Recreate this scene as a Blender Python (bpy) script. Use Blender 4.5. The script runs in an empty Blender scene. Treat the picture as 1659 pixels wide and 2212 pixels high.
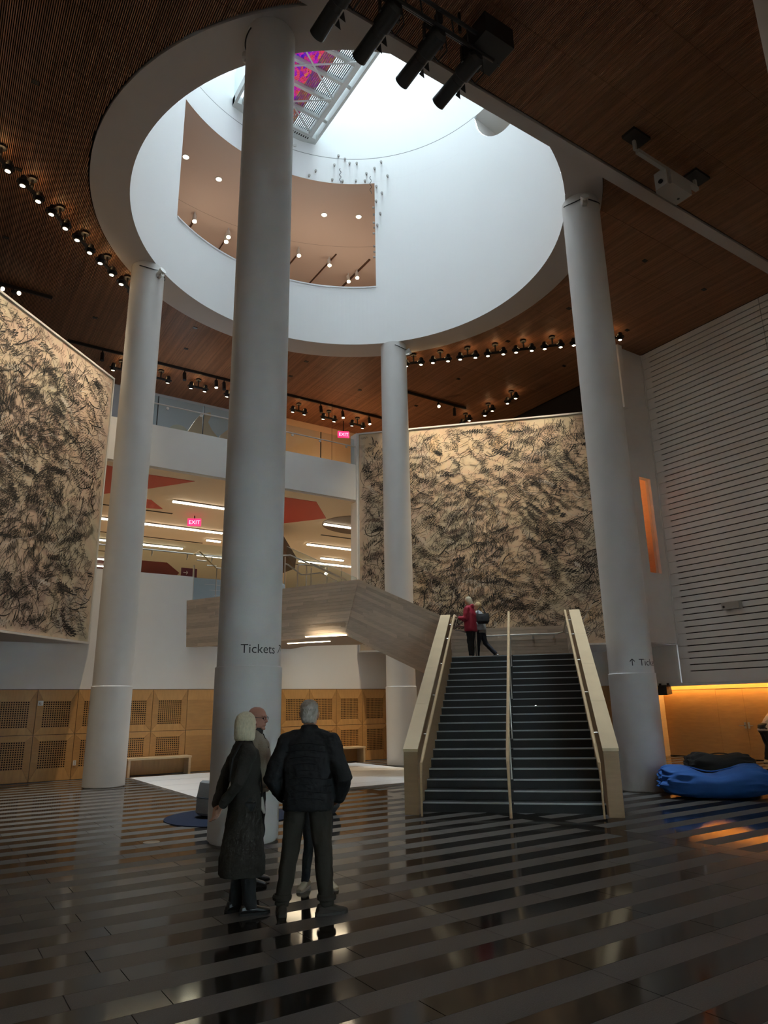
import bpy, math, random
from math import sin, cos, pi, radians, sqrt, atan2, hypot
from mathutils import Vector as V, Matrix, noise as mnoise

# ------------------------------------------------------------------ camera, sky, exposure
SC = bpy.context.scene
COL = SC.collection
cam_data = bpy.data.cameras.new('camera')
cam = bpy.data.objects.new('camera', cam_data)
COL.objects.link(cam)
SC.camera = cam
cam_data.sensor_fit = 'HORIZONTAL'
cam_data.sensor_width = 36.0
cam_data.lens = 36.0 * 1495.8 / 1659.0
cam_data.clip_end = 300
YAW, PITCH, ROLL = 0.5832, 0.2733, -0.0170
F_ = V((sin(YAW) * cos(PITCH), cos(YAW) * cos(PITCH), sin(PITCH)))
r0 = V((cos(YAW), -sin(YAW), 0))
u0 = r0.cross(F_)
R_ = r0 * cos(ROLL) + u0 * sin(ROLL)
U_ = -r0 * sin(ROLL) + u0 * cos(ROLL)
cam.matrix_world = Matrix(((R_.x, U_.x, -F_.x, 0), (R_.y, U_.y, -F_.y, 0), (R_.z, U_.z, -F_.z, 1.65), (0, 0, 0, 1)))

world = bpy.data.worlds.new('sky')
SC.world = world
world.use_nodes = True
bg = world.node_tree.nodes['Background']
bg.inputs[0].default_value = (0.80, 0.93, 1.0, 1)
SKY = 66.0
bg.inputs[1].default_value = SKY

SC.view_settings.view_transform = 'Standard'
SC.view_settings.look = 'None'
SC.view_settings.gamma = 1
SC.view_settings.exposure = 0.65
SC.view_settings.use_curve_mapping = False
SC.cycles.use_denoising = True
SC.cycles.max_bounces = 10
SC.cycles.diffuse_bounces = 7
SC.cycles.glossy_bounces = 4
SC.cycles.transmission_bounces = 6
SC.cycles.transparent_max_bounces = 8
SC.cycles.sample_clamp_indirect = 4.0
SC.cycles.caustics_reflective = False
SC.cycles.caustics_refractive = False


def portal(loc, rot, sx, sy):
    l = bpy.data.lights.new('skylight_portal', 'AREA')
    l.shape = 'RECTANGLE'
    l.size, l.size_y = sx, sy
    l.cycles.is_portal = True
    o = bpy.data.objects.new('skylight_portal', l)
    o.location = loc
    o.rotation_euler = rot
    COL.objects.link(o)


CX, CY = 7.903, 13.333          # centre of the rotunda
RI, RO = 5.43, 6.30             # oculus ring
ZC = 13.41                      # wood ceiling
ZT = 70.0                       # rotunda shaft top, stretched upward to even the light (open to the sky)
portal((CX, CY, ZT), (0, 0, 0), 2 * RI, 2 * RI)

# ------------------------------------------------------------------ materials
MATS = {}


def mat(name, col, rough=0.6, metal=0.0, var=0.0, vscale=4.0, bump=0.0, bscale=30.0, stretch=(1, 1, 1), emit=None, estr=0.0,
        island=0.0, spec=0.5, coat=0.0):
    if name in MATS:
        return MATS[name]
    m = bpy.data.materials.new(name)
    m.use_nodes = True
    nt = m.node_tree
    b = nt.nodes['Principled BSDF']
    b.inputs['Base Color'].default_value = (*col, 1)
    b.inputs['Roughness'].default_value = rough
    b.inputs['Metallic'].default_value = metal
    b.inputs['Specular IOR Level'].default_value = spec
    if coat:
        b.inputs['Coat Weight'].default_value = coat
        b.inputs['Coat Roughness'].default_value = 0.15
    if emit:
        b.inputs['Emission Color'].default_value = (*emit, 1)
        b.inputs['Emission Strength'].default_value = estr
    tc = nt.nodes.new('ShaderNodeTexCoord')
    mp = nt.nodes.new('ShaderNodeMapping')
    mp.inputs['Scale'].default_value = stretch
    nt.links.new(tc.outputs['Object'], mp.inputs[0])
    if var or island:
        n = nt.nodes.new('ShaderNodeTexNoise')
        n.inputs['Scale'].default_value = vscale
        n.inputs['Detail'].default_value = 5
        nt.links.new(mp.outputs[0], n.inputs['Vector'])
        hs = nt.nodes.new('ShaderNodeHueSaturation')
        hs.inputs['Color'].default_value = (*col, 1)
        ma = nt.nodes.new('ShaderNodeMath')
        ma.operation = 'MULTIPLY_ADD'
        ma.inputs[1].default_value = 2 * var
        ma.inputs[2].default_value = 1 - var
        nt.links.new(n.outputs['Fac'], ma.inputs[0])
        val = ma.outputs[0]
        if island:
            g = nt.nodes.new('ShaderNodeNewGeometry')
            mi = nt.nodes.new('ShaderNodeMath')
            mi.operation = 'MULTIPLY_ADD'
            mi.inputs[1].default_value = 2 * island
            mi.inputs[2].default_value = -island
            nt.links.new(g.outputs['Random Per Island'], mi.inputs[0])
            ad = nt.nodes.new('ShaderNodeMath')
            nt.links.new(val, ad.inputs[0])
            nt.links.new(mi.outputs[0], ad.inputs[1])
            val = ad.outputs[0]
        nt.links.new(val, hs.inputs['Value'])
        nt.links.new(hs.outputs[0], b.inputs['Base Color'])
    if bump:
        n2 = nt.nodes.new('ShaderNodeTexNoise')
        n2.inputs['Scale'].default_value = bscale
        n2.inputs['Detail'].default_value = 4
        nt.links.new(mp.outputs[0], n2.inputs['Vector'])
        bp = nt.nodes.new('ShaderNodeBump')
        bp.inputs['Strength'].default_value = bump
        bp.inputs['Distance'].default_value = 0.02
        nt.links.new(n2.outputs['Fac'], bp.inputs['Height'])
        nt.links.new(bp.outputs[0], b.inputs['Normal'])
    MATS[name] = m
    return m


WHITE = mat('white_paint', (0.84, 0.84, 0.83), 0.7, bump=0.05, bscale=60)
SHAFT = mat('white_shaft_plaster', (0.94, 0.95, 0.95), 0.8, bump=0.04, bscale=40)
COLM = mat('column_plaster', (0.70, 0.69, 0.67), 0.55, var=0.05, vscale=2, bump=0.12, bscale=120)
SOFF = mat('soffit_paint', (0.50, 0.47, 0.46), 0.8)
SLAT = mat('ceiling_slat_wood', (0.35, 0.165, 0.085), 0.55, var=0.30, vscale=6, stretch=(8, .6, 1), island=0.22)
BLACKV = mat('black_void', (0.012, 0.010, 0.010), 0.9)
BIRCH = mat('birch_panel', (0.50, 0.265, 0.09), 0.45, var=0.22, vscale=3, stretch=(1, 1, 6), bump=0.05, bscale=12)
BIRCHD = mat('birch_panel_cross_grain', (0.60, 0.33, 0.12), 0.45, var=0.22, vscale=3, stretch=(6, 1, 1), bump=0.05, bscale=12)
MAPLE = mat('maple_wood', (0.66, 0.49, 0.29), 0.4, var=0.16, vscale=3, stretch=(1, 1, 8))
PLANK = mat('grey_oak_plank', (0.56, 0.44, 0.33), 0.55, var=0.18, vscale=5, stretch=(1, 1, 6), island=0.16)
STEPM = mat('black_stair_stone', (0.022, 0.022, 0.022), 0.5, var=0.4, vscale=60)
NOSE = mat('stair_nosing', (0.55, 0.60, 0.62), 0.35, metal=0.3)
STEEL = mat('brushed_steel', (0.62, 0.60, 0.56), 0.28, metal=1.0)
BLACK = mat('black_metal', (0.012, 0.012, 0.013), 0.45)
GREYM = mat('grey_enamel', (0.42, 0.41, 0.39), 0.5)
POLI = mat('polished_granite', (0.020, 0.018, 0.017), 0.09, var=0.45, vscale=160, spec=0.5, bump=0.004, bscale=3)
FLAM = mat('flamed_granite', (0.085, 0.079, 0.075), 0.5, var=0.6, vscale=130, spec=0.45, bump=0.15, bscale=110)
JOINT = mat('floor_joint', (0.012, 0.012, 0.012), 0.8)
SLOT = mat('dark_slot', (0.035, 0.033, 0.032), 0.9)
W2M = mat('acoustic_white_board', (0.82, 0.81, 0.79), 0.65, var=0.03)
PEACH = mat('warm_gallery_paint', (0.70, 0.58, 0.50), 0.85)
BLUEG = mat('blue_grey_wall', (0.42, 0.48, 0.54), 0.8)
TAN = mat('tan_wall', (0.66, 0.44, 0.26), 0.8)
REDP = mat('red_mural_paint', (0.42, 0.035, 0.022), 0.6)
MAROON = mat('maroon_paint', (0.16, 0.012, 0.014), 0.6)
BROWNP = mat('brown_mural_paint', (0.085, 0.045, 0.025), 0.6)
STRIPM = mat('strip_light_diffuser', (1, 1, 1), 0.5, emit=(1.0, 0.86, 0.62), estr=9.0)
LENS = mat('warm_lamp_lens', (1, 1, 1), 0.5, emit=(1.0, 0.84, 0.58), estr=5.0)
LEDM = mat('amber_led_strip', (1, 1, 1), 0.5, emit=(1.0, 0.52, 0.14), estr=14.0)
EXITR = mat('exit_sign_red', (0.8, 0.02, 0.08), 0.5, emit=(1.0, 0.03, 0.16), estr=0.9)
EXITW = mat('exit_sign_letters', (0.8, 0.4, 0.5), 0.5, emit=(1.0, 0.35, 0.5), estr=1.6)
LETTER = mat('dark_vinyl_lettering', (0.05, 0.05, 0.05), 0.6)
SIGNW = mat('white_vinyl_lettering', (0.8, 0.75, 0.75), 0.6)
SIGNM = mat('maroon_sign_board', (0.15, 0.018, 0.045), 0.5)
BLUEF = mat('blue_velour', (0.022, 0.12, 0.42), 0.75, var=0.2, vscale=3, bump=0.2, bscale=14)
BLACKF = mat('charcoal_fabric', (0.022, 0.022, 0.022), 0.9)
RUGB = mat('navy_rug_pile', (0.004, 0.012, 0.038), 0.95, bump=0.6, bscale=150)
FELT = mat('grey_felt', (0.30, 0.30, 0.29), 0.95, bump=0.3, bscale=90)
FELTD = mat('dark_grey_felt', (0.06, 0.065, 0.075), 0.9)
PALE = mat('pale_stage_floor', (0.82, 0.83, 0.84), 0.3, var=0.04, vscale=1)
FRAMEW = mat('white_frame', (0.70, 0.70, 0.68), 0.5)
INK = mat('black_paint_stroke', (0.012, 0.011, 0.010), 0.6)
INK2 = mat('brown_grey_paint_stroke', (0.16, 0.12, 0.10), 0.7)
INK3 = mat('pale_paint_stroke', (0.62, 0.58, 0.52), 0.7)
BEIGE = mat('beige_sculpture_wood', (0.60, 0.42, 0.26), 0.6)
TRUSS = mat('white_steel', (0.60, 0.62, 0.61), 0.5)


def glass_mat(name, col=(0.75, 0.86, 0.9), a=0.75, rough=0.02):
    m = bpy.data.materials.new(name)
    m.use_nodes = True
    nt = m.node_tree
    nt.nodes.remove(nt.nodes['Principled BSDF'])
    out = nt.nodes['Material Output']
    t = nt.nodes.new('ShaderNodeBsdfTransparent')
    t.inputs[0].default_value = (*col, 1)
    g = nt.nodes.new('ShaderNodeBsdfGlossy')
    g.inputs['Roughness'].default_value = rough
    mx = nt.nodes.new('ShaderNodeMixShader')
    fr = nt.nodes.new('ShaderNodeFresnel')
    fr.inputs[0].default_value = 1.45
    ge = nt.nodes.new('ShaderNodeNewGeometry')
    fb = nt.nodes.new('ShaderNodeMath')
    fb.operation = 'MULTIPLY_ADD'
    fb.inputs[1].default_value = -1
    fb.inputs[2].default_value = 1
    nt.links.new(ge.outputs['Backfacing'], fb.inputs[0])
    fm = nt.nodes.new('ShaderNodeMath')
    fm.operation = 'MULTIPLY'
    nt.links.new(fr.outputs[0], fm.inputs[0])
    nt.links.new(fb.outputs[0], fm.inputs[1])
    nt.links.new(fm.outputs[0], mx.inputs[0])
    nt.links.new(t.outputs[0], mx.inputs[1])
    nt.links.new(g.outputs[0], mx.inputs[2])
    nt.links.new(mx.outputs[0], out.inputs[0])
    return m


GLASS = glass_mat('clear_glass', (0.86, 0.92, 0.93))
REFLG = mat('reflection_tinted_glass', (0.42, 0.52, 0.58), 0.25)  # bluish reflection on the landing glass put into its base colour


def canvas_mat(name, seed, warm):
    m = bpy.data.materials.new(name)
    m.use_nodes = True
    nt = m.node_tree
    b = nt.nodes['Principled BSDF']
    b.inputs['Roughness'].default_value = 0.75
    tc = nt.nodes.new('ShaderNodeTexCoord')
    mp = nt.nodes.new('ShaderNodeMapping')
    mp.inputs['Location'].default_value = (seed, seed * 1.7, seed * .3)
    nt.links.new(tc.outputs['Object'], mp.inputs[0])

    def noise(sc, det=4, dist=0.0, off=0.0):
        mm = nt.nodes.new('ShaderNodeMapping')
        mm.inputs['Location'].default_value = (off, off * .7, off * 1.3)
        nt.links.new(mp.outputs[0], mm.inputs[0])
        n = nt.nodes.new('ShaderNodeTexNoise')
        n.inputs['Scale'].default_value = sc
        n.inputs['Detail'].default_value = det
        n.inputs['Distortion'].default_value = dist
        nt.links.new(mm.outputs[0], n.inputs['Vector'])
        return n.outputs['Fac']

    def ramp(fac, stops):
        r = nt.nodes.new('ShaderNodeValToRGB')
        e = r.color_ramp.elements
        e[0].position, e[0].color = stops[0][0], (*stops[0][1], 1)
        e[1].position, e[1].color = stops[-1][0], (*stops[-1][1], 1)
        for pos, c in stops[1:-1]:
            x = e.new(pos)
            x.color = (*c, 1)
        nt.links.new(fac, r.inputs[0])
        return r.outputs[0]

    def mix(f, a, bb):
        x = nt.nodes.new('ShaderNodeMix')
        x.data_type = 'RGBA'
        if isinstance(f, float):
            x.inputs['Factor'].default_value = f
        else:
            nt.links.new(f, x.inputs['Factor'])
        nt.links.new(a, x.inputs['A'])
        nt.links.new(bb, x.inputs['B'])
        return x.outputs['Result']

    base = ramp(noise(0.30, 4, .4), [(0.30, (0.34, 0.33, 0.33)), (0.42, (0.52, 0.46, 0.36)), (0.52, (0.62, 0.50, 0.33)), (0.60, (0.50, 0.38, 0.32)), (0.70, (0.66, 0.45, 0.26))] if seed < 5 else [(0.30, (0.36, 0.33, 0.30)), (0.41, (0.58, 0.48, 0.33)), (0.50, (0.66, 0.50, 0.29)), (0.58, (0.56, 0.42, 0.30)), (0.67, (0.72, 0.46, 0.20))])
    tint = ramp(noise(0.55, 3, .8, 7.3), [(0.32, (0.34, 0.40, 0.31)), (0.41, (0.56, 0.52, 0.38)), (0.49, (0.60, 0.36, 0.28)), (0.55, (0.60, 0.52, 0.38)), (0.64, warm)])
    c1 = mix(0.5, base, tint)
    fine = ramp(noise(3.2, 6, .6, 3.1), [(0.34, (0.16, 0.14, 0.13)), (0.44, (0.52, 0.46, 0.38)), (0.62, (0.68, 0.58, 0.44))])
    c2 = mix(0.34, c1, fine)
    nt.links.new(c2, b.inputs['Base Color'])
    return m


CANV1 = canvas_mat('mottled_canvas_grey', 3.1, (0.55, 0.38, 0.30))
CANV2 = canvas_mat('mottled_canvas_ochre', 11.7, (0.72, 0.42, 0.16))


def mosaic_mat():
    m = bpy.data.materials.new('coloured_glass_mosaic')
    m.use_nodes = True
    nt = m.node_tree
    nt.nodes.remove(nt.nodes['Principled BSDF'])
    out = nt.nodes['Material Output']
    tc = nt.nodes.new('ShaderNodeTexCoord')
    mp = nt.nodes.new('ShaderNodeMapping')
    mp.inputs['Scale'].default_value = (15, 6.5, 1)
    mp.inputs['Rotation'].default_value = (0, 0, 0.35)
    nt.links.new(tc.outputs['Object'], mp.inputs[0])
    vo = nt.nodes.new('ShaderNodeTexVoronoi')
    vo.inputs['Scale'].default_value = 1.0
    nt.links.new(mp.outputs[0], vo.inputs['Vector'])
    sp = nt.nodes.new('ShaderNodeSeparateXYZ')
    nt.links.new(vo.outputs['Color'], sp.inputs[0])
    gx = nt.nodes.new('ShaderNodeSeparateXYZ')
    nt.links.new(tc.outputs['Object'], gx.inputs[0])
    ma = nt.nodes.new('ShaderNodeMath')
    ma.operation = 'MULTIPLY_ADD'
    ma.inputs[1].default_value = 0.34
    nt.links.new(gx.outputs[0], ma.inputs[0])
    m2 = nt.nodes.new('ShaderNodeMath')
    m2.operation = 'MULTIPLY_ADD'
    m2.inputs[1].default_value = 0.50
    m2.inputs[2].default_value = -2.42
    nt.links.new(sp.outputs[0], m2.inputs[0])
    nt.links.new(m2.outputs[0], ma.inputs[2])
    r = nt.nodes.new('ShaderNodeValToRGB')
    e = r.color_ramp.elements
    e[0].position, e[0].color = 0.0, (0.05, 0.04, 0.45, 1)
    e[1].position, e[1].color = 1.0, (0.85, 0.85, 0.55, 1)
    for pos, c in ((0.18, (0.22, 0.10, 0.75)), (0.34, (0.50, 0.08, 0.70)), (0.50, (0.85, 0.12, 0.62)), (0.66, (0.90, 0.22, 0.25)), (0.80, (0.92, 0.52, 0.16)), (.90, (.8, .75, .8))):
        x = e.new(pos)
        x.color = (*c, 1)
    nt.links.new(ma.outputs[0], r.inputs[0])
    ve = nt.nodes.new('ShaderNodeTexVoronoi')
    ve.feature = 'DISTANCE_TO_EDGE'
    nt.links.new(mp.outputs[0], ve.inputs['Vector'])
    gt = nt.nodes.new('ShaderNodeMath')
    gt.operation = 'GREATER_THAN'
    gt.inputs[1].default_value = 0.06
    nt.links.new(ve.outputs[0], gt.inputs[0])
    mx = nt.nodes.new('ShaderNodeMix')
    mx.data_type = 'RGBA'
    mx.inputs['A'].default_value = (0.02, 0.01, 0.03, 1)
    nt.links.new(gt.outputs[0], mx.inputs['Factor'])
    nt.links.new(r.outputs[0], mx.inputs['B'])
    tl = nt.nodes.new('ShaderNodeBsdfTranslucent')
    nt.links.new(mx.outputs['Result'], tl.inputs[0])
    df = nt.nodes.new('ShaderNodeBsdfDiffuse')
    nt.links.new(mx.outputs['Result'], df.inputs[0])
    ms = nt.nodes.new('ShaderNodeMixShader')
    ms.inputs[0].default_value = 0.4
    nt.links.new(tl.outputs[0], ms.inputs[1])
    nt.links.new(df.outputs[0], ms.inputs[2])
    nt.links.new(ms.outputs[0], out.inputs[0])
    return m


MOSAIC = mosaic_mat()

# ------------------------------------------------------------------ mesh helpers


class M:
    def __init__(s):
        s.v, s.f, s.mi = [], [], []
        s.cur = 0

    def add(s, vs, fs):
        o = len(s.v)
        s.v += [tuple(p) for p in vs]
        for f in fs:
            s.f.append([i + o for i in f])
            s.mi.append(s.cur)
        return s

    def box(s, x0, x1, y0, y1, z0, z1):
        return s.add([(x0, y0, z0), (x1, y0, z0), (x1, y1, z0), (x0, y1, z0), (x0, y0, z1), (x1, y0, z1), (x1, y1, z1), (x0, y1, z1)],
                     [(0, 3, 2, 1), (4, 5, 6, 7), (0, 1, 5, 4), (1, 2, 6, 5), (2, 3, 7, 6), (3, 0, 4, 7)])

    def cbox(s, c, ax, ay, az):
        c, ax, ay, az = V(c), V(ax), V(ay), V(az)
        vs = [c + ax * i + ay * j + az * k for k in (-1, 1) for j, i in ((-1, -1), (-1, 1), (1, 1), (1, -1))]
        return s.add(vs, [(0, 3, 2, 1), (4, 5, 6, 7), (0, 1, 5, 4), (1, 2, 6, 5), (2, 3, 7, 6), (3, 0, 4, 7)])

    def prism(s, poly, ext):
        """poly: 3-D points in a plane, ext: extrusion vector"""
        n = len(poly)
        ext = V(ext)
        a = [V(p) for p in poly]
        return s.add(a + [p + ext for p in a],
                     [list(range(n))[::-1], list(range(n, 2 * n))] + [(i, (i + 1) % n, n + (i + 1) % n, n + i) for i in range(n)])

    def flat(s, poly, z0, z1):
        return s.prism([(p[0], p[1], z0) for p in poly], (0, 0, z1 - z0))

    def quad(s, *p):
        return s.add(p, [tuple(range(len(p)))])

    def loft(s, rings, caps=True, closed=True):
        n = len(rings[0])
        vs = [p for r in rings for p in r]
        fs = []
        for i in range(len(rings) - 1):
            for j in range(n if closed else n - 1):
                k = (j + 1) % n
                fs.append((i * n + j, i * n + k, (i + 1) * n + k, (i + 1) * n + j))
        if caps:
            fs.append(list(range(n))[::-1])
            fs.append(list(range((len(rings) - 1) * n, len(rings) * n)))
        return s.add(vs, fs)

    def tube(s, pts, r, n=10, round_=False):
        pts = [V(p) for p in pts]
        if not hasattr(r, '__len__'):
            r = [r] * len(pts)
        r = list(r)
        if round_:
            d0 = (pts[0] - pts[1]).normalized()
            d1 = (pts[-1] - pts[-2]).normalized()
            pts = [pts[0] + d0 * r[0] * .85, pts[0] + d0 * r[0] * .5] + pts + [pts[-1] + d1 * r[-1] * .5, pts[-1] + d1 * r[-1] * .85]
            r = [r[0] * .45, r[0] * .85] + r + [r[-1] * .85, r[-1] * .45]
        rings = []
        up = None
        for i, p in enumerate(pts):
            a = pts[max(i - 1, 0)]
            b = pts[min(i + 1, len(pts) - 1)]
            d = (b - a).normalized()
            if up is None:
                up = V((0, 0, 1)) if abs(d.z) < .9 else V((0, 1, 0))
            x = d.cross(up).normalized()
            up = x.cross(d).normalized()
            rings.append([p + (x * cos(t) + up * sin(t)) * r[i] for t in [2 * pi * k / n for k in range(n)]])
        return s.loft(rings)

    def lathe(s, prof, c=(0, 0, 0), n=24, ax=(0, 0, 1)):
        ax = V(ax).normalized()
        x = ax.cross(V((0, 1, 0)) if abs(ax.y) < .9 else V((1, 0, 0))).normalized()
        y = ax.cross(x)
        c = V(c)
        return s.loft([[c + ax * z + (x * cos(t) + y * sin(t)) * max(r, 1e-4) for t in [2 * pi * k / n for k in range(n)]] for r, z in prof], caps=False)

    def ell(s, c, rx, ry, rz, n=16, m=10):
        rings = []
        for i in range(m + 1):
            t = pi * (i + .12) / (m + .24)
            rings.append([(c[0] + rx * sin(t) * cos(p), c[1] + ry * sin(t) * sin(p), c[2] - rz * cos(t)) for p in [2 * pi * k / n for k in range(n)]])
        return s.loft(rings)

    def mesh(s, name, mats, smooth=False):
        me = bpy.data.meshes.new(name)
        me.from_pydata(s.v, [], s.f)
        if not isinstance(mats, (list, tuple)):
            mats = [mats]
        for m in mats:
            me.materials.append(m)
        if len(mats) > 1:
            me.polygons.foreach_set('material_index', s.mi)
        if smooth:
            me.shade_smooth()
            try:
                me.set_sharp_from_angle(angle=radians(24))
            except Exception:
                pass
        me.update()
        return me

    def build(s, name, mats, parent=None, smooth=False, loc=None):
        o = bpy.data.objects.new(name, s.mesh(name, mats, smooth))
        COL.objects.link(o)
        if parent is not None:
            o.parent = parent
        if loc is not None:
            o.location = loc
        return o


def fix_normals(o):
    import bmesh
    b = bmesh.new()
    b.from_mesh(o.data)
    bmesh.ops.recalc_face_normals(b, faces=b.faces)
    b.to_mesh(o.data)
    b.free()
    return o


def tag(o, label=None, cat=None, group=None, kind=None):
    if label:
        o['label'] = label
    if cat:
        o['category'] = cat
    if group:
        o['group'] = group
    if kind:
        o['kind'] = kind
    return o


def thing(name, label, cat, loc=(0, 0, 0), rz=0.0, group=None):
    o = bpy.data.objects.new(name, None)
    o.empty_display_size = 0.1
    COL.objects.link(o)
    o.location = loc
    o.rotation_euler = (0, 0, rz)
    return tag(o, label, cat, group)


def struct(name, m, mats, parent=None, smooth=False):
    o = m.build(name, mats, parent, smooth)
    if parent is None:
        o['kind'] = 'structure'
    return o


def copy_tree(o, parent=None):
    c = o.copy()
    COL.objects.link(c)
    if parent is not None:
        c.parent = parent
    for ch in list(o.children):
        copy_tree(ch, c)
    return c


def lamp(kind, name, loc, energy, col, parent=None, target=None, size=0.05, spot=1.2, blend=0.6, sx=None, sy=None, rot=None):
    l = bpy.data.lights.new(name, kind)
    l.energy = energy
    l.color = col
    if kind == 'SPOT':
        l.spot_size = spot
        l.spot_blend = blend
        l.shadow_soft_size = size
    elif kind == 'POINT':
        l.shadow_soft_size = size
    elif kind == 'AREA':
        l.shape = 'RECTANGLE'
        l.size, l.size_y = sx, sy
    o = bpy.data.objects.new(name, l)
    COL.objects.link(o)
    o.location = loc
    if target is not None:
        o.rotation_euler = (V(target) - V(loc)).to_track_quat('-Z', 'Y').to_euler()
    if rot is not None:
        o.rotation_euler = rot
    if parent is not None:
        o.parent = parent
    return o


def text_mesh(txt, size):
    cu = bpy.data.curves.new('lettering', 'FONT')
    cu.body = txt
    cu.size = size
    cu.resolution_u = 3
    ob = bpy.data.objects.new('lettering', cu)
    COL.objects.link(ob)
    dg = bpy.context.evaluated_depsgraph_get()
    me = bpy.data.meshes.new_from_object(ob.evaluated_get(dg))
    bpy.data.objects.remove(ob)
    return me


def text_on(name, txt, size, mp, m, parent):
    """lettering mesh with its (x, y) mapped by mp"""
    me = text_mesh(txt, size)
    for v in me.vertices:
        v.co = mp(v.co.x, v.co.y)
    me.materials.clear()
    me.materials.append(m)
    o = bpy.data.objects.new(name, me)
    COL.objects.link(o)
    o.parent = parent
    return o


ORD = ['first', 'second', 'third', 'fourth', 'fifth', 'sixth', 'seventh', 'eighth', 'ninth', 'tenth', 'eleventh', 'twelfth', 'thirteenth', 'fourteenth', 'fifteenth', 'sixteenth', 'seventeenth', 'eighteenth', 'nineteenth', 'twentieth']
AV = V((1, 1, 0)).normalized()      # up the stairs
BV = V((1, -1, 0)).normalized()     # across the stairs, to the right
rnd = random.Random(7)


def project(P):
    d = V(P) - V((0, 0, 1.65))
    z = d.dot(F_)
    if z < .2:
        return None
    return (829.5 + 1495.8 * d.dot(R_) / z, 1106 - 1495.8 * d.dot(U_) / z, z)


XL, XR, YF, YB = -2.85, 19.8, -6.0, 19.795
YBACK = 25.2

# ------------------------------------------------------------------ floor: base and stone pavers
floor = struct('floor', M().box(XL - .2, 20.4, YF - .2, 20.3, -0.10, -0.012), JOINT)
SW, SY0 = 0.2616, 3.272
BX0, BX1 = 7.81, 8.14
STAGE = (4.74, 11.3, 13.3, 18.9)        # pale stage rectangle (x0, x1, y0, y1)
paver_me = {}


def paver_mesh(w, flamed):
    k = (round(w, 3), flamed)
    if k not in paver_me:
        g = 0.003
        b = 0.0015
        m = M()
        m.add([(-w / 2 + g, -SW / 2 + b, -.02), (w / 2 - g, -SW / 2 + b, -.02), (w / 2 - g, SW / 2 - b, -.02), (-w / 2 + g, SW / 2 - b, -.02),
               (-w / 2 + g, -SW / 2 + b, 0), (w / 2 - g, -SW / 2 + b, 0), (w / 2 - g, SW / 2 - b, 0), (-w / 2 + g, SW / 2 - b, 0)],
              [(4, 5, 6, 7), (0, 1, 5, 4), (1, 2, 6, 5), (2, 3, 7, 6), (3, 0, 4, 7)])
        paver_me[k] = m.mesh('paver', FLAM if flamed else POLI)
    return paver_me[k]


pav = []
k0 = int(math.floor((YF - SY0) / SW)) + 1
for k in range(k0, 64):
    y = SY0 + (k + .5) * SW
    if y > 19.75:
        break
    flamed = k % 2 == 0
    shift = 0.0 if (k // 2) % 2 == 0 else -0.27
    xs = [XL]
    x = 3.87 - 1.307 * 6 + (shift if flamed else 0.12 * (k % 3))
    while x < BX0 - .3:
        if x > XL + .2:
            xs.append(x)
        x += 1.307
    if all(abs(q - 3.87) > .01 for q in xs):
        xs = [q for q in xs if abs(q - 3.87) > .35] + [3.87]
        xs.sort()
    xs.append(BX0)
    segs = [(a, b, flamed) for a, b in zip(xs, xs[1:])]
    segs.append((BX0, BX1, False))
    xs = [BX1 + 1.307 * i for i in range(10)] + [20.25]
    segs += [(a, b, flamed) for a, b in zip(xs, xs[1:]) if b - a > .05]
    for a, b, fl in segs:
        c = ((a + b) / 2, y)
        if STAGE[0] + .2 < a and b < STAGE[1] - .2 and STAGE[2] + .2 < y < STAGE[3] - .2:
            continue
        q = project((c[0], c[1], 0))
        seen = q is not None and -120 < q[0] < 1780 and q[1] < 2330
        pav.append((q[2] if seen else 999, a, b, y, fl))
pav.sort()
rest = M()
for i, (d, a, b, y, fl) in enumerate(pav):
    if i < 300:
        o = bpy.data.objects.new('paver', paver_mesh(b - a, fl))
        COL.objects.link(o)
        o.parent = floor
        o.location = ((a + b) / 2, y, 0)
    else:
        rest.cur = 1 if fl else 0
        rest.add([(a + .003, y - SW / 2 + .0015, 0), (b - .003, y - SW / 2 + .0015, 0), (b - .003, y + SW / 2 - .0015, 0), (a + .003, y + SW / 2 - .0015, 0)], [(0, 1, 2, 3)])
tag(rest.build('paver_field', [POLI, FLAM], floor), kind='stuff')
m = M()
m.lathe([(.07, .0), (.105, .003), (.105, 0.0045), (.07, .0045)], (2.81, 9.86, 0), 28)
m.lathe([(.0, .0), (.07, .0012), (.0, .0013)], (2.81, 9.86, 0), 28)
tag(m.build('floor_outlet', STEEL), 'round metal outlet cover set flush in the striped floor', 'floor outlet')

# pale stage floor under the rotunda
st = M()
nb = 9
for i in range(nb):
    y0 = STAGE[2] + (STAGE[3] - STAGE[2]) * i / nb
    y1 = STAGE[2] + (STAGE[3] - STAGE[2]) * (i + 1) / nb
    st.box(STAGE[0], STAGE[1], y0, y1 - .006, 0.0, 0.035 + .0006 * (i % 2))
tag(st.build('stage_floor', PALE), 'low pale grey stage floor laid on the dark paving under the opening', 'platform')

# ------------------------------------------------------------------ shell walls
lw = M().box(XL - .2, XL, YF, YBACK, 0, 13.6)
struct('wall_left', lw, WHITE)
fw_ = M()
fw_.box(XL - .2, 20.4, YF - .2, YF, 0, 2.3).box(XL - .2, 20.4, YF - .2, YF, 2.5, 13.6)
fw_.box(XL - .2, 0, YF - .2, YF, 2.3, 2.5).box(9, 20.4, YF - .2, YF, 2.3, 2.5)
struct('wall_front', fw_, WHITE)
gl = M().box(0, 9, YF - .12, YF - .1, 2.3, 2.5)  # unseen slot added behind the camera to let in fill light
fr = M()
for i in range(7):
    x = 9 * i / 6
    fr.box(x - .02, x + .02, YF - .2, YF, 2.3, 2.5)
win = struct('fill_slot', gl, GLASS)
fr.build('fill_slot_frame', BLACK, win)

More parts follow.
